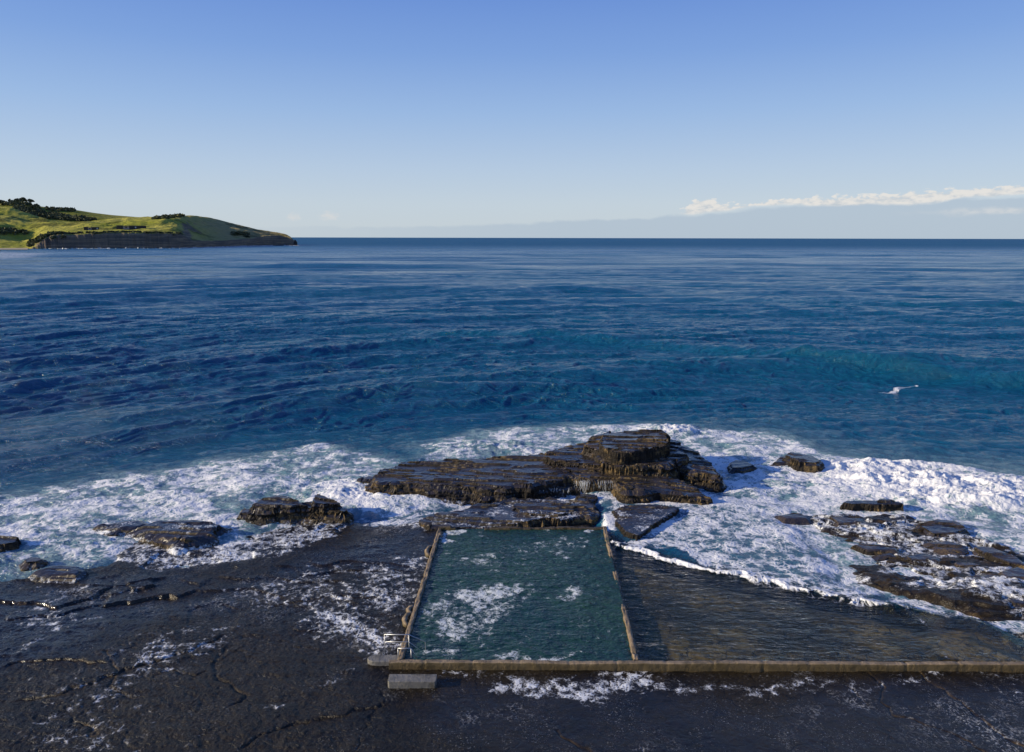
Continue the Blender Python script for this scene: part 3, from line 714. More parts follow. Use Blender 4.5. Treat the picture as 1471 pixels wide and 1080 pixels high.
of = wall_mesh('pool_wall', (PFL[0]-.25, PFL[1]+.1), (PFR[0]+.2, PFR[1]+.1), .4, -.5, zf, seed=32, joints=[.3, .5, .7], chip=.09, mat=MDARKW)
tag(of, 'far end wall of the pool, low broken dark concrete beside the layered rock ledge', 'wall')

# ------------------------------------------------------------------ BLOCK, STEP, HANDRAILS
def blockmesh(name, x0, x1, y0, y1, z0, z1, ch, label, cat, roundleft=0):
    bm = MB(); nseg = 10
    if roundleft:
        pl = [(x1, y0), (x1, y1)] + [((x0+roundleft)+roundleft*math.cos(math.pi/2+math.pi*i/nseg), (y0+y1)/2+(y1-y0)/2*math.sin(math.pi/2+math.pi*i/nseg)) for i in range(nseg+1)]
    else: pl = [(x0+ch, y0), (x1-ch*.6, y0), (x1, y0+ch*.6), (x1, y1-ch*.3), (x1-ch*.3, y1), (x0+ch*.3, y1), (x0, y1-ch*.3), (x0, y0+ch)]
    n = len(pl); vs = [(a, b, z0) for a, b in pl] + [(a, b, z1) for a, b in pl]
    bm.add(vs, [tuple(range(n))[::-1], tuple(range(n, 2*n))] + [(i, (i+1) % n, n+(i+1) % n, n+i) for i in range(n)])
    o = bm.build(name, MBLOCK); b = o.modifiers.new('bevel', 'BEVEL'); b.width = .06; b.segments = 3
    tag(o, label, cat); return o
bz = .62
q0 = G(556.5, 979.2, bz); q1 = G(626, 979.2, bz); q2 = G(560, 968, bz)
blockmesh('concrete_block', q0[0], q1[0], q0[1], q2[1], -.3, bz, .10, 'plain grey oblong concrete block lying at the near left corner of the pool', 'block')
q0 = G(526, 950, .45); q1 = G(571, 950, .45); q2 = G(560, 940, .45)
blockmesh('concrete_step', q0[0], q1[0]+.1, q0[1], q2[1], -.3, .45, .1, 'smooth grey concrete step with a rounded end outside the left pool wall below the handrails', 'step', .55)
rl = empty('handrail', (PNL[0], PNL[1], .6))
def V3(px, py, z): g = G(px, py, z); return (g[0]-PNL[0], g[1]-PNL[1], z-.6)
g1 = G(570.5, 947.5, .6); g2 = G(585.7, 946, .6)
for i, (yy, xs) in enumerate(((PNL[1]+.45, (g1[0], G(590, 945, .6)[0], G(601, 946, .5)[0])), (PNL[1]+1.35, (G(550.7, 940, .5)[0], G(585.7, 941, .5)[0], G(609.5, 941, .5)[0])))):
    top = 1.52 if i else 1.12
    mbp = MB(); rx = yy-PNL[1]
    X0, X1, X2 = [v-PNL[0] for v in xs]
    t0 = top-.6
    mbp.tube([(X0, rx, t0), (X1, rx, t0), (X2, rx, t0-.5), (X2, rx, -.9)] if i else [(X0, rx, t0), (X1, rx, t0), (X2, rx, -.35)], .03)
    if i: mbp.tube([(X0, rx, t0-.5), (X1, rx, t0-.5), (X1+.7, rx, t0-1.1)], .022)
    mbp.build('rail', MSTEEL, rl, True)
    for xx in (X0, X1):
        mp = MB(); mp.tube([(xx, rx, -.6 if xx == X0 else -.9), (xx, rx, t0)], .022); mp.build('post', MSTEEL, rl, True)
tag(rl, 'thin grey metal handrails leading over the left wall down into the pool', 'handrail')

# ------------------------------------------------------------------ ROCKS
def rock(name, tiers, label, res=.14, seed=0, group=None, foamk=.35, pad=1.2, base=-.8, mat=None, och=.3, edge=.45, strata=.22, wk=1.0):
    """tiers: list of (pixel outline, top z, slope (dz/dx, dz/dy), edge width). Rises as one solid from below water."""
    polys = [(P(t[0], t[1]), t[1], t[2] if len(t) > 2 else (0, 0), t[3] if len(t) > 3 else edge) for t in tiers]
    allp = np.concatenate([p[0] for p in polys]); lo = allp.min(0)-pad; hi = allp.max(0)+pad
    nx = int((hi[0]-lo[0])/res)+2; ny = int((hi[1]-lo[1])/res)+2
    X, Y = np.meshgrid(np.linspace(lo[0], hi[0], nx), np.linspace(lo[1], hi[1], ny)); x = X.ravel(); y = Y.ravel()
    k = max(1., min(3., (hi[0]-lo[0])/8))
    wob = .55*fbm(x*.45, y*.45, seed+1, 3)*min(1, k*.5) + .05*fbm(x*1.3, y*1.3, seed+2, 4, .65)
    # angular breaks: blocky offset from cellular-like steps
    wob = wob + .22*np.round(1.3*fbm(x*.22+5, y*.3, seed+3, 2))*min(1, k*.5)
    ewv = .6 + 1.9*np.clip(.5+fbm(x*.18, y*.2, seed+14, 2), 0, 1)
    h = np.full(x.shape, base)
    for p, zt, sl, ew in polys:
        c = p.mean(0); s = sdf(x, y, p) + wk*wob*min(1, .4+.25*k)
        top = zt + sl[0]*(x-c[0]) + sl[1]*(y-c[1])
        bed = fbm(x*.07 + seed, y*.5 + .05*x, seed+4, 4, .6)
        top = top + terraces(bed*.45*min(1, k*.5), .16, .1) + .035*fbm(x*.9, y*1.3, seed+5, 4, .6)
        t = 1-sm(s, -.2*ew*ewv, ew*.9*ewv)
        # step the side in beds
        hh = base + (top-base)*t
        h = np.maximum(h, hh)
    st = strata
    q = h/st; fr_ = q-np.floor(q); h2 = (np.floor(q)+sm(fr_, .25, .75))*st
    gy, gx = np.gradient(h.reshape(ny, nx), res); g = np.hypot(gx, gy).ravel()
    steep = sm(g, .5, 1.6)
    hb = h.reshape(ny, nx).copy()
    for _ in range(int(.5/res)+2):
        hb[1:-1, 1:-1] = (hb[1:-1, 1:-1]*2 + hb[:-2, 1:-1] + hb[2:, 1:-1] + hb[1:-1, :-2] + hb[1:-1, 2:])/6
    gy, gx = np.gradient(hb, res); g = np.hypot(gx, gy).ravel()
    h = h*(1-steep*.8) + h2*steep*.8
    # push faces out and in per bed and joint, giving overhangs and recesses
    nxn = -gx.ravel()/(g+1e-3); nyn = -gy.ravel()/(g+1e-3)
    psh = steep*(.38*fbm(h*2.6+seed, (x+.5*y)*.10, seed+7, 3) + .16*fbm(x*.5+h*3, y*.5-h*2, seed+8, 3, .6))
    x2 = x + nxn*psh; y2 = y + nyn*psh
    h = h + steep*.05*fbm(x*1.5+h*3, y*1.5-h*3, seed+9, 3)
    fd = foamk*(1-steep)*(.75+.8*fbm(x*.3, y*.4, seed+11, 4)) + .42*(1-sm(h, .1, .4))
    oc = np.clip(och*(.6+1.6*fbm(x*.4, y*.4, seed+12, 4)), 0, 1)
    keep = h > base+.12
    f = gridfaces(ny, nx, keep); co, f, c2 = compact(np.stack([x2, y2, h], -1), f, np.stack([fd, oc, oc*0+.5], -1))
    ctr = np.array([co[:, 0].mean(), co[:, 1].mean(), 0.]); 
    o = link(name, npmesh(name, co-ctr, f, c2, False), mat or MROCK); o.location = ctr
    tag(o, label, 'rock', group); return o
GR = 'rocks standing in the surf around the pool'
rock('rock_outcrop', [
    ([(533,683),(545,674),(575,664),(640,660),(700,657),(765,652),(800,650),(830,655),(850,668),(840,684),(800,690),(760,697),(700,699),(660,696),(600,694),(545,692)], 1.55, (.006, .0)),
    ([(785,650),(800,646),(838,636),(870,640),(905,660),(890,672),(820,664),(790,660)], 2.35, (.01, .02)),
    ([(838,640),(845,629),(860,622),(876,620),(885,645),(862,648)], 3.3, (.05, -.02), .8),
    ([(862,636),(866,622),(880,619),(915,616),(952,617),(961,628),(960,639),(945,646),(890,650),(872,647)], 4.0, (.004, -.03), .3),
    ([(850,645),(890,645),(955,642),(985,655),(960,668),(900,668),(865,664)], 2.9, (.0, .02)),
    ([(945,640),(962,636),(990,644),(1012,655),(1028,668),(1033,680),(1000,676),(960,664)], 2.2, (-.10, .04)),
    ([(797,664),(850,662),(905,672),(945,678),(925,690),(880,690),(832,686),(806,676)], 1.75, (.0, .01)),
    ([(880,694),(905,684),(925,677),(950,676),(975,686),(1010,700),(1022,708),(990,706),(940,706),(895,706)], 1.6, (-.07, .03)),
    ([(725,692),(790,690),(835,692),(830,699),(775,702),(735,702)], .9, (0, 0)),
    ([(515,687),(530,683),(545,684),(545,692),(520,692)], .7, (0, 0))],
    'huge flat-topped layered rock outcrop surrounded by surf behind the far end of the pool', .08, 400, edge=.85, strata=.34, foamk=.22, och=.25)
rock('rock_ledge', [([(600,742),(650,733),(690,724),(735,716),(790,713),(845,721),(860,733),(848,742),(800,748),(735,753),(660,755),(610,752)], .75, (.01, -.01), .6), ([(735,722),(790,717),(840,725),(852,735),(790,740),(740,738)], 1.0, (0, 0), .5)],
    'low ribbed dark rock ledge between the far pool wall and the big outcrop', .12, 420, foamk=.52, och=.2, strata=.16)
rock('rock_slab', [([(880,731),(900,726),(940,724),(974,728),(968,735),(940,752),(916,769),(898,764),(884,748),(888,740)], .98, (.0, .0), .12)],
    'flat foam-streaked triangular rock slab just beyond the far right corner of the pool', .10, 430, wk=.25, foamk=.5, och=.15)
rock('boulder', [([(343,737),(350,728),(362,728),(366,737)], .65, (0, 0), .5), ([(360,726),(372,716),(395,712),(418,713),(436,719),(442,724),(415,727),(385,727)], 1.5, (-.03, 0), .5),
                 ([(428,722),(455,720),(485,723),(500,729),(493,732),(440,730)], 1.15, (-.02, 0), .5), ([(447,717),(456,710),(470,712),(486,718),(465,722),(450,721)], 1.75, (-.08, 0), .4),
                 ([(365,739),(400,735),(440,736),(500,734),(500,738),(440,742),(385,743)], .45, (0, 0), .6)],
    'dark jagged boulder ridge on the edge of the shelf left of the pool', .08, 440, wk=.8, edge=.6, foamk=.0, och=.5)
rock('rock', [([(150,752),(180,747),(200,746),(215,752),(195,758),(165,757)], .55, (0, 0), 1.2), ([(195,756),(225,747),(265,745),(305,748),(320,755),(300,766),(265,776),(245,770),(215,764)], .75, (0, 0), 1.6)],
    'low humped dark rock awash with foam at the left, left of the jagged boulder ridge', .12, 450, GR, foamk=.42, och=.1, edge=1.)
rock('rock', [([(1110,664),(1122,655),(1138,652),(1148,658),(1146,665)], .7, (0, 0), .5), ([(1128,655),(1134,649),(1150,650),(1170,653),(1180,660),(1172,664),(1148,664),(1136,660)], 1.2, (-.08, 0), .5)],
    'brown rounded rock in white water out to the right of the big outcrop', .11, 460, GR, foamk=.0, och=.3)
rock('rock', [([(1210,722),(1216,718),(1250,718),(1292,719),(1297,723),(1270,724),(1225,724)], .95, (0, 0), .2), ([(1262,718),(1268,715),(1282,716),(1290,719),(1278,720)], 1.15, (0, 0), .2)],
    'golden brown flat-topped rock block on the seaward edge of the right hand platform', .10, 470, GR, foamk=.0, och=.3)
rock('rock', [([(828,712),(838,707),(850,708),(856,714),(846,718),(832,718)], .8, (0, 0), .35)], 'small round dark rock under the waterfall of the big outcrop', .09, 480, GR, foamk=.0, och=.0)
rock('rock', [([(1048,666),(1056,660),(1072,662),(1084,668),(1070,672),(1052,672)], .7, (0, 0), .4)], 'small dark rock swept by foam just right of the big outcrop', .10, 490, GR, foamk=.2, och=.0)
rock('rock', [([(-30,775),(0,771),(24,773),(26,778),(5,782),(-30,786)], .6, (0, 0), .5)], 'dark flat rock in the foam cut by the left edge of the picture', .11, 500, GR, foamk=.2, och=.0)
rock('rock', [([(34,803),(44,799),(58,800),(64,804),(50,808),(36,808)], .42, (0, 0), .35)], 'small brown rock poking out of foam near the left edge', .09, 510, GR, foamk=.2, och=.3)
rock('rock', [([(52,818),(75,811),(100,810),(118,818),(108,825),(72,824)], .46, (0, 0), .8)], 'dark low ledge rock at the lower left where the foam ends', .1, 520, GR, foamk=.15, och=.1)
# weedy ridges on the right platform
GW = 'weedy brown ridges on the right hand platform'
RW = [([(1115,739),(1140,735),(1170,738),(1160,745),(1128,746)], .75, 'dark weedy rock at the left tip of the right platform'),
      ([(1190,742),(1215,738),(1242,740),(1240,750),(1205,752)], .8, 'golden weedy rock in the middle of the platform below the rock block'),
      ([(1315,752),(1345,744),(1372,748),(1390,758),(1375,766),(1340,766)], .95, 'dark knobbly weed ridge on the seaward rim of the right platform'),
      ([(1225,782),(1250,779),(1290,784),(1288,790),(1245,790)], .75, 'long low weed ridge crossing the middle of the right platform'),
      ([(1330,778),(1360,775),(1390,784),(1385,792),(1345,788)], .75, 'weedy hump just inland of the knobbly rim ridge'),
      ([(1300,798),(1325,792),(1348,800),(1350,806),(1310,805)], .75, 'small olive weed ridge with foam all round, right of the long low ridge'),
      ([(1400,785),(1425,784),(1460,798),(1475,812),(1450,808),(1415,796)], .9, 'golden weed ridge slanting towards the right edge'),
      ([(1362,803),(1385,803),(1410,812),(1400,818),(1375,812)], .75, 'short weed ridge below the slanting golden ridge'),
      ([(1403,825),(1425,820),(1447,825),(1430,836),(1412,834)], .8, 'dark weedy lump in foam near the right edge'),
      ([(1436,820),(1460,812),(1490,822),(1490,832),(1445,830)], .95, 'large dark weedy lump cut by the right edge'),
      ([(1448,858),(1471,850),(1500,858),(1490,868),(1455,868)], .85, 'rounded brown rock low on the right edge above the cracked slabs'),
      ([(1255,795),(1280,793),(1290,799),(1262,801)], .62, 'narrow sliver of weedy rock under the long low ridge'),
      ([(1295,826),(1320,825),(1322,830),(1298,831)], .6, 'faint brown rock almost covered by foam in the lower platform')]
for i, (pp, zt, lb) in enumerate(RW):
    rock('weedy_rock', [(pp, zt-.1, (0, 0), .9)], lb, .09, 600+i*13, GW, foamk=.1, och=.55, strata=.14)

# waterfall strands over the lip of the mid tier
rs = random.Random(8)
mw = MB()
def strand(px, py0, zt, drop, r):
    g = G(px, py0, zt); n = 5
    mw.tube([(g[0]+rs.uniform(-.03, .03)*i, g[1]-.12-.10*(i/n)**.5*2, zt-drop*(i/(n-1))**1.3) for i in range(n)], [r*.5, r, r*.9, r, r*.7], 5)
for i in range(150):
    px = rs.choice([rs.gauss(845, 12), rs.gauss(872, 7), rs.gauss(786, 12), rs.uniform(820, 888)])
    if px > 820: strand(px, 689+rs.uniform(-1, 2), 1.6+rs.uniform(-.1, .1), rs.uniform(.3, 1.4), rs.uniform(.004, .022))
    else: strand(px, 700+rs.uniform(-2, 2), .95, rs.uniform(.3, .7), rs.uniform(.005, .02))
_m = MT('falling_water'); _t = _m.N.new('ShaderNodeBsdfTransparent'); MFALL = _m.done(_m.shmix(.75, _t.outputs[0], _m.pbr((.75, .78, .8), .5)))
tag(mw.build('waterfall', MFALL, None, True), 'thin white strands of water falling over the lip of the big outcrop', 'waterfall', kind='stuff')

# ------------------------------------------------------------------ HEADLAND
def interp(tab, v): a = np.array(tab); return np.interp(v, a[:, 0], a[:, 1])
CRESTY = [(-140,303),(-60,300),(0,297.4),(20,297.4),(51,310),(75,316),(109,319.5),(136,317.8),(163,314.4),(190,312.7),(218,311.7),(238,312),(262,310),(279,309.5),(306,313),(340,322),(374,330.4),(395,333),(410,335.8),(418,339.5),(423,346),(427,352)]
CLIFFY = [(-140,357),(36,357.5),(48,353),(60,345),(70,338.5),(92,336.5),(143,335),(170,334),(258,335.4),(266,339),(275,346),(300,346.5),(340,346),(360,344),(375,341),(395,338),(410,340),(420,343),(427,352)]
COASTD = [(-140,1850),(36,1900),(100,1900),(180,1880),(255,1890),(285,2050),(340,2250),(400,2450),(427,2500)]
DEPTH = [(-140,900),(0,850),(100,650),(200,650),(300,560),(380,300),(418,80),(427,30)]
def horiz(px): return 343.6-(px-735.5)*math.tan(ROLL)*1.0
nu = 820; pxs = np.linspace(-460, 427, nu)
nv = 220; vv = np.linspace(0, 1, nv)**1.6
PXS, VV = np.meshgrid(pxs, vv)
_k = np.exp(-(np.arange(-40, 41)/14)**2/2); _k /= _k.sum()
def _sm(tab): return np.convolve(np.pad(interp(tab, pxs), 40, mode='edge'), _k, 'valid')
co_d = np.repeat(_sm(COASTD)[None], nv, 0); dep = np.repeat(_sm(DEPTH)[None], nv, 0)
azm = np.arctan((PXS-735.5)/F/math.cos(PITCH)*1.0)
def elev(px, py): return (horiz_y(px)-py)
def zat(px, py, dist):     # height of the point at the given ground distance seen at that pixel
    d = M3 @ np.array([(px-735.5)/F, -(py-540)/F, -1.0]); return CH + d[2]/math.hypot(d[0], d[1])*dist
def dirat(px):
    d = M3 @ np.array([(px-735.5)/F, -(344-540)/F, -1.0]); n = math.hypot(d[0], d[1]); return d[0]/n, d[1]/n
DX = np.array([dirat(p) for p in pxs])
cliff_z = np.array([zat(p, interp(CLIFFY, p), interp(COASTD, p)+30) for p in pxs]); cliff_z = np.maximum(cliff_z, .5)
crest_z = np.array([zat(p, interp(CRESTY, p), interp(COASTD, p)+interp(DEPTH, p)) for p in pxs])
wob = 26*fbm(PXS*.05, VV*0+3, 701, 4, .6) + 7*fbm(PXS*.09, VV*0, 702, 4)
dist = co_d + dep*1.35*VV
cl = sm((dist-co_d)-8-np.abs(wob)*.6, 0, 26)
v1 = np.clip((dist-co_d-30)/(dep-30+1e-3), 0, None)
def gsm(v, s_):
    kx = np.arange(-3*s_, 3*s_+1); kk = np.exp(-(kx/s_)**2/2); kk /= kk.sum(); return np.convolve(np.pad(v, 3*s_, mode='edge'), kk, 'valid')
crest_z = gsm(crest_z, 3); cliff_z = gsm(cliff_z, 3); csm = gsm(crest_z, 22); clsm = gsm(cliff_z, 8)
q_ = np.clip(v1, 0, 1); shx = np.minimum(PXS + 55*(1-q_), 427)
kz = np.interp(shx, pxs, csm)*(1-q_**3) + np.interp(PXS, pxs, crest_z)*q_**3
cz = cliff_z[None, :]
rise = np.where(v1 < 1, sm(v1, -.25, 1.0)*1.0, 1-.5*sm(v1, 1, 1.4))
rise = (rise-sm(0., -.25, 1.0))/(1-sm(0., -.25, 1.0)); 
Z = cz + (kz-cz)*np.clip(rise, -.5, 1)
XX = DX[None, :, 0]*dist; YY = DX[None, :, 1]*dist
und = fbm(XX*.006, YY*.006, 711, 4, .55)
Z = Z + 15*und*sm(v1, .05, .35)*(1-sm(v1, .7, .98))*np.clip((kz-cz)/60, .1, 1)
Z = Z + 15*np.exp(-((PXS-352)/40)**2-((v1-.38)/.3)**2)
Z = cl*Z + (1-cl)*(-3)
clm = np.clip(np.exp(-((dist-co_d)/42)**4)*(cz > 4), 0, 1)
dxf = XX.ravel(); dyf = YY.ravel(); zf_ = Z.ravel() + (1.5*fbm(XX*.05, YY*.05, 712, 3)*cl).ravel()
# gullies in the cliff face
scrub = np.clip(sm(fbm(dxf*.008, dyf*.008, 721, 4, .6), .18, .34)*.6, 0, 1)
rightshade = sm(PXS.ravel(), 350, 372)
scrub = np.maximum(scrub, rightshade*.3*(1-sm(VV.ravel(), .6, .9)))  # shade of the right-hand slope, painted in through the scrub cover
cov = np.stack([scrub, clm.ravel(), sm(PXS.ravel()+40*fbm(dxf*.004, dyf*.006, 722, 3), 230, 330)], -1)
def mat_hill():
    m = MT('headland_grass'); R_, G_, B_ = m.attr()[:3]
    a = m.noise(.006, 5, .6); b = m.noise(.03, 6, .7); 
    geo = m.N.new('ShaderNodeNewGeometry'); sp = m.N.new('ShaderNodeSeparateXYZ'); m.L.new(geo.outputs['Normal'], sp.inputs[0])
    g = m.mix(m.ss(a, .35, .65), (.33, .34, .04), (.46, .42, .09))
    g = m.mix(m.math('MULTIPLY', B_, m.ss(b, .1, .4)), g, (.42, .33, .14))
    g = m.mix(m.ss(b, .5, .75), g, (.20, .20, .05))
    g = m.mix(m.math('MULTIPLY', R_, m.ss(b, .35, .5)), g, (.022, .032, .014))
    st = m.noise(.05, 5, .7, vec=m.map((.25, .25, 6)))
    cl = m.mix(m.ss(st, .4, .65), (.15, .125, .10), (.32, .24, .15))  # cliff colours lightened to stand in for the veil of air
    steep = m.math('MAXIMUM', m.ss(sp.outputs[2], .86, .70), m.math('MULTIPLY', G_, m.ss(b, .42, .55)))
    c = m.mix(steep, g, cl)
    nrm = m.bump(m.math('ADD', m.math('MULTIPLY', b, 12), m.math('MULTIPLY', st, 8)), .6, 1)
    return m.done(m.pbr(c, .95, nrm, .1))
MHILL = mat_hill()
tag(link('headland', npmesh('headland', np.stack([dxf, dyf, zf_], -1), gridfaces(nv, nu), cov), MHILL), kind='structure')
# back hill
BACKY = [(-140,300),(0,293),(30,291.5),(50,293.5),(62,296.5),(90,299.5),(112,301.5),(140,306),(165,309),(190,311),(215,313),(240,318)]
nu2, nv2 = 460, 90; px2 = np.linspace(-460, 240, nu2); v2 = np.linspace(0, 1, nv2)
DX2 = np.array([dirat(p) for p in px2]); kz2 = np.array([zat(p, interp(BACKY, p), 3500) for p in px2])
dist2 = 2700 + 1300*v2[:, None] + 0*px2[None]
prof = np.where(v2 < .62, sm(v2, -.1, .62), 1-.4*sm(v2, .62, 1))[:, None]
Z2 = 20 + (kz2[None]-20)*prof; X2 = DX2[None, :, 0]*dist2; Y2 = DX2[None, :, 1]*dist2
Z2 = Z2 + 5*fbm(X2*.006, Y2*.006, 731, 4)*(1-sm(prof, .8, 1.))
n_ = Z2.size
tag(link('hill', npmesh('hill', np.stack([X2.ravel(), Y2.ravel(), Z2.ravel()], -1), gridfaces(nv2, nu2), np.stack([np.full(n_, .35), np.zeros(n_), np.zeros(n_)], -1)), MHILL), kind='structure')
# foliage
_m = MT('far_foliage'); _a = _m.noise(.12, 4, .6)
MFOL = _m.done(_m.pbr(_m.mix(_m.ss(_a, .35, .65), (.075, .092, .05), (.15, .155, .085)), .9, None, .1))  # distance haze put into the leaf colour as paler tones
_m = MT('bark'); MBARK = _m.done(_m.pbr((.08, .06, .045), .9))
rs = random.Random(21)
def clump(vs, fs, c, r, n, flat=.7):
    for i in range(n):
        th = rs.uniform(0, 2*math.pi); ph = math.acos(rs.uniform(-.5, 1)); rr = r*rs.uniform(.5, 1.05)
        p = Vector((math.cos(th)*math.sin(ph)*rr, math.sin(th)*math.sin(ph)*rr, math.cos(ph)*rr*flat)) + Vector(c)
        s = r*rs.uniform(.16, .34)
        q = Matrix.Rotation(rs.uniform(0, 6.28), 3, Vector((rs.uniform(-1, 1), rs.uniform(-1, 1), rs.uniform(-1, 1))).normalized())
        b = len(vs)
        for a_ in ((-1, -1, 0), (1, -1, .3), (1, 1, 0), (-1, 1, -.3)): vs.append(tuple(p + q @ (Vector(a_)*s)))
        fs.append((b, b+1, b+2, b+3))
def surf_z(px, dist):       # ground height on front headland at pixel column, distance
    j = int(np.clip(round((px+460)/887*(nu-1)), 0, nu-1)); col_d = dist_grid[:, j]; return float(np.interp(dist, col_d, z_grid[:, j]))
dist_grid = dist; z_grid = zf_.reshape(nv, nu)
def back_z(px, dd):
    j = int(np.clip(round((px+460)/700*(nu2-1)), 0, nu2-1)); return float(np.interp(dd, dist2[:, j], Z2[:, j]))
def wood(name, band, n, r, label, back=False, cnt=26):
    """band: list of (px, py centre, half height in px, distance)"""
    vs = []; fs = []; b = np.array(band, float)
    for i in range(n):
        px = rs.uniform(b[0, 0], b[-1, 0]); cy = np.interp(px, b[:, 0], b[:, 1]); hh = np.interp(px, b[:, 0], b[:, 2]); dd = np.interp(px, b[:, 0], b[:, 3])
        py = cy + rs.uniform(-hh, hh)
        # find where the view ray through this point meets the slope
        zfun = back_z if back else surf_z
        ds = np.linspace(dd-500, dd+500, 60); best = min(ds, key=lambda q: abs(zfun(px, q)-zat(px, py, q)) + (0 if abs(q-dd) < 400 else 5))
        dx_, dy_ = dirat(px); zz = zfun(px, best)
        clump(vs, fs, (dx_*best, dy_*best, zz+r*.35), r*rs.uniform(.7, 1.3), cnt)
    me = bpy.data.meshes.new(name); me.from_pydata(vs, [], fs); me.update(); return tag(link(name, me, MFOL), label, 'woodland', kind='stuff')
wood('woodland', [(-120,297,3,3450),(0,293.5,2.5,3450),(30,292.5,2.5,3450),(55,297,2,3450),(62,300,1.5,3400)], 200, 9, 'dark woodland along the top of the rear hill at the far left', True)
wood('woodland', [(24,300,6,3200),(50,306,5.5,3150),(80,311,4,3100),(110,314.5,3,3050),(140,317,1.5,3000)], 330, 8, 'dark scrub wood filling the hollow between the two hills', True)
wood('hedgerow', [(72,301,1.6,3500),(90,301.5,2.2,3500),(111,302.5,2.2,3500)], 120, 6.5, 'clipped dark row of trees on the skyline of the rear hill', True)
wood('copse', [(222,314.5,.8,2480),(240,313,2,2480),(255,311,1.6,2490),(266,310.5,.7,2500)], 140, 5.5, 'grey-brown copse on top of the grassy headland above the houses')
wood('thicket', [(-120,336,4,2250),(0,333,4,2250),(18,333,2.5,2250),(38,334.5,1,2250)], 150, 6.5, 'dark thicket on the green slope at the far left')
wood('scrub', [(40,352,3,1930),(60,343,5,1930),(72,339,4,1935),(95,337,1.6,1935)], 160, 4.5, 'bushy scrub on the left shoulder of the cliff')
wood('scrub', [(95,336.3,.8,1950),(150,334.8,.7,1950),(200,334.5,.7,1950),(262,336.5,1,1950)], 120, 3.5, 'thin line of bushes along the brink of the cliff')
wood('scrub', [(333,336,2,2440),(345,335,1.6,2440),(356,338,2.5,2440)], 30, 7, 'olive bushes on the slope near the tip of the headland')
GT_ = 'trees on the skyline of the rear hill'
for px, py, hgt, cr, lb in [(40,297,23,13,'broad-crowned tall tree, biggest on the skyline of the rear hill'), (51,298,19,10,'round-crowned tree just right of the tallest on the rear hill skyline'), (20,295,18,6,'small lone tree left of the tall broad-crowned tree on the skyline'), (8,296,15,7,'low bushy tree at the left end of the skyline'), (30,296,17,8,'squat tree touching the left of the tallest skyline tree')]:
    dd = 3480; dx_, dy_ = dirat(px); zb = back_z(px, dd)
    t = empty('tree', (dx_*dd, dy_*dd, zb-1)); tag(t, lb, 'tree', GT_)
    tb = MB(); tb.tube([(0, 0, 0), (.6, 0, hgt*.4), (0, .5, hgt*.7)], [1.1, .8, .4], 7); 
    for k in range(3): a_ = k*2.1; tb.tube([(.5, 0, hgt*.42), (math.cos(a_)*cr*.5, math.sin(a_)*cr*.5, hgt*.75)], [.5, .25], 5)
    tb.build('trunk', MBARK, t, True)
    vs = []; fs = []
    for k in range(7): clump(vs, fs, (rs.uniform(-.6, .6)*cr, rs.uniform(-.6, .6)*cr, hgt*rs.uniform(.45, .9)), cr*rs.uniform(.45, .65), 90)
    me = bpy.data.meshes.new('crown'); me.from_pydata(vs, [], fs); link('crown', me, MFOL, t)
# houses on the headland
_m = MT('dark_cladding'); MCLAD = _m.done(_m.pbr(_m.mix(_m.noise(.8, 3, .5), (.03, .03, .035), (.05, .045, .045)), .8))
_m = MT('roof_metal'); MROOF = _m.done(_m.pbr((.10, .10, .11), .5))
_m = MT('window_glass'); MGLASS = _m.done(_m.pbr((.45, .48, .52), .15))
_m = MT('pale_stone'); MPALE = _m.done(_m.pbr((.32, .26, .24), .8))
def ground_at(px, py, d0, d1):
    ds = np.linspace(d0, d1, 200); g = [zat(px, py, q)-surf_z(px, q) for q in ds]
    for q, v in zip(ds, g):
        if v <= 0: return q
    return ds[int(np.argmin(np.abs(g)))]
def house(pxa, pxb, py, hgt, parts, label):
    pxm = (pxa+pxb)/2; dd = ground_at(pxm, py, 1960, 2500); dx_, dy_ = dirat(pxm); zb = surf_z(pxm, dd)
    W = (pxb-pxa)/F*dd/1.0*math.sqrt(1+((pxm-735.5)/F)**2)*.8
    t = empty('house', (dx_*dd, dy_*dd, zb)); t.rotation_euler = (0, 0, -math.atan2(dx_, dy_)); tag(t, label, 'house', 'long low houses on the headland')
    for (a_, b_, mt, hk) in parts:
        m_ = MB(); m_.box(-W/2+W*a_, -W/2+W*b_, -5, 6, -5, hgt*hk); m_.build('wall', mt, t)
        m2 = MB(); m2.box(-W/2+W*a_-.6, -W/2+W*b_+.6, -5.8, 6.8, hgt*hk+.01, hgt*hk+.6); m2.build('roof', MROOF, t)
        nwin = max(1, int((b_-a_)*W/8))
        for k in range(nwin):
            cx = -W/2+W*(a_+(b_-a_)*(k+.5)/nwin); wn = MB(); wn.box(cx-1.5, cx+1.5, -5.08, -4.9, hgt*.25, hgt*.72); o = wn.build('window', MGLASS if (k % 3 == 1) else MCLAD, t)
house(124, 142, 330, 6.0, [(0, .28, MCLAD, 1.0), (.28, .5, MPALE, .8), (.5, 1, MCLAD, .95)], 'smaller long low dark house, left of the two on the headland')
house(172, 209, 329, 7.8, [(0, .22, MCLAD, 1.0), (.22, .42, MPALE, .75), (.42, 1, MCLAD, .95)], 'larger long dark house with pale middle, right of the two on the headland')
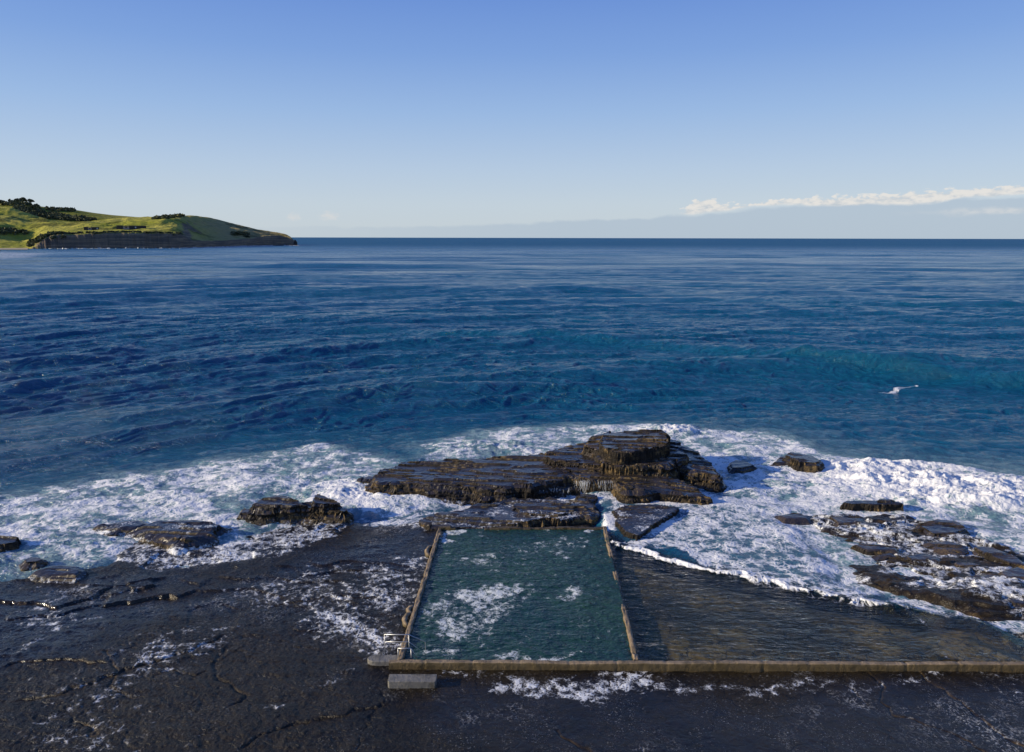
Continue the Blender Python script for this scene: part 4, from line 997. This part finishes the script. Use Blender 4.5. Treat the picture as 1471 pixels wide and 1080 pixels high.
# sea stack at the tip and beach
def far_rock(name, px, dd, W, D, H, label, seed):
    dx_, dy_ = dirat(px); n = 26; a_ = np.linspace(0, 2*np.pi, n, endpoint=False); lv = np.linspace(0, 1, 9)
    AA, LL = np.meshgrid(a_, lv); rr = (1-.75*LL**2)*(1+.35*fbm(AA*1.3, LL*3, seed, 4))
    co = np.stack([np.cos(AA)*rr*W, np.sin(AA)*rr*D, LL*H*(1+.25*fbm(AA*.8, LL, seed+1, 2))-2], -1).reshape(-1, 3)
    f = []
    for i in range(8):
        for j in range(n): f.append((i*n+j, i*n+(j+1) % n, (i+1)*n+(j+1) % n, (i+1)*n+j))
    co = np.vstack([co, [[0, 0, H-1.5]]]); 
    for j in range(n): f.append((8*n+j, 8*n+(j+1) % n, len(co)-1, len(co)-1))
    f = [q if q[2] != q[3] else q[:3] for q in f]
    me = bpy.data.meshes.new(name); me.from_pydata([tuple(v) for v in co], [], f); me.update()
    o = link(name, me, MCLIFF); o.location = (dx_*dd, dy_*dd, 0); return tag(o, label, 'rock')
_m = MT('cliff_rock'); MCLIFF = _m.done(_m.pbr(_m.mix(_m.noise(.3, 4, .6), (.03, .027, .024), (.08, .06, .045)), .9))
far_rock('sea_stack', 424, 2480, 6, 6, 19, 'small pointed sea stack just off the tip of the headland', 801)
far_rock('reef', 405, 2400, 60, 18, 5, 'low dark reef at the foot of the headland tip', 811)
bm_ = MB(); pts = [(G(p, 358.6, 0), G(p, 357.2, 0)) for p in range(-460, 50, 10)]
vs = []; fs = []
for i, (a_, b_) in enumerate(pts):
    vs += [(a_[0], a_[1], .4), (b_[0], b_[1], 1.6)]
    if i: fs.append((2*i-2, 2*i, 2*i+1, 2*i-1))
bm_.add(vs, fs); _m = MT('beach_sand'); MSAND = _m.done(_m.pbr((.42, .36, .25), .9))
tag(bm_.build('beach', MSAND), kind='structure')
# white water along the cliff foot
rs = random.Random(5); vs = []; fs = []
for i in range(420):
    px = rs.choice([rs.uniform(60, 270), rs.uniform(275, 425), rs.uniform(340, 428)]); dd = float(interp(COASTD, px))-rs.uniform(5, 45)
    if px > 408: dd = 2400-rs.uniform(0, 60)
    dx_, dy_ = dirat(px); clump(vs, fs, (dx_*dd, dy_*dd, .3), rs.uniform(1.5, 5), 3, .2)
me = bpy.data.meshes.new('surf_line'); me.from_pydata(vs, [], fs); tag(link('surf_line', me, MFALL), 'broken white line of surf at the foot of the distant cliffs', 'surf', kind='stuff')
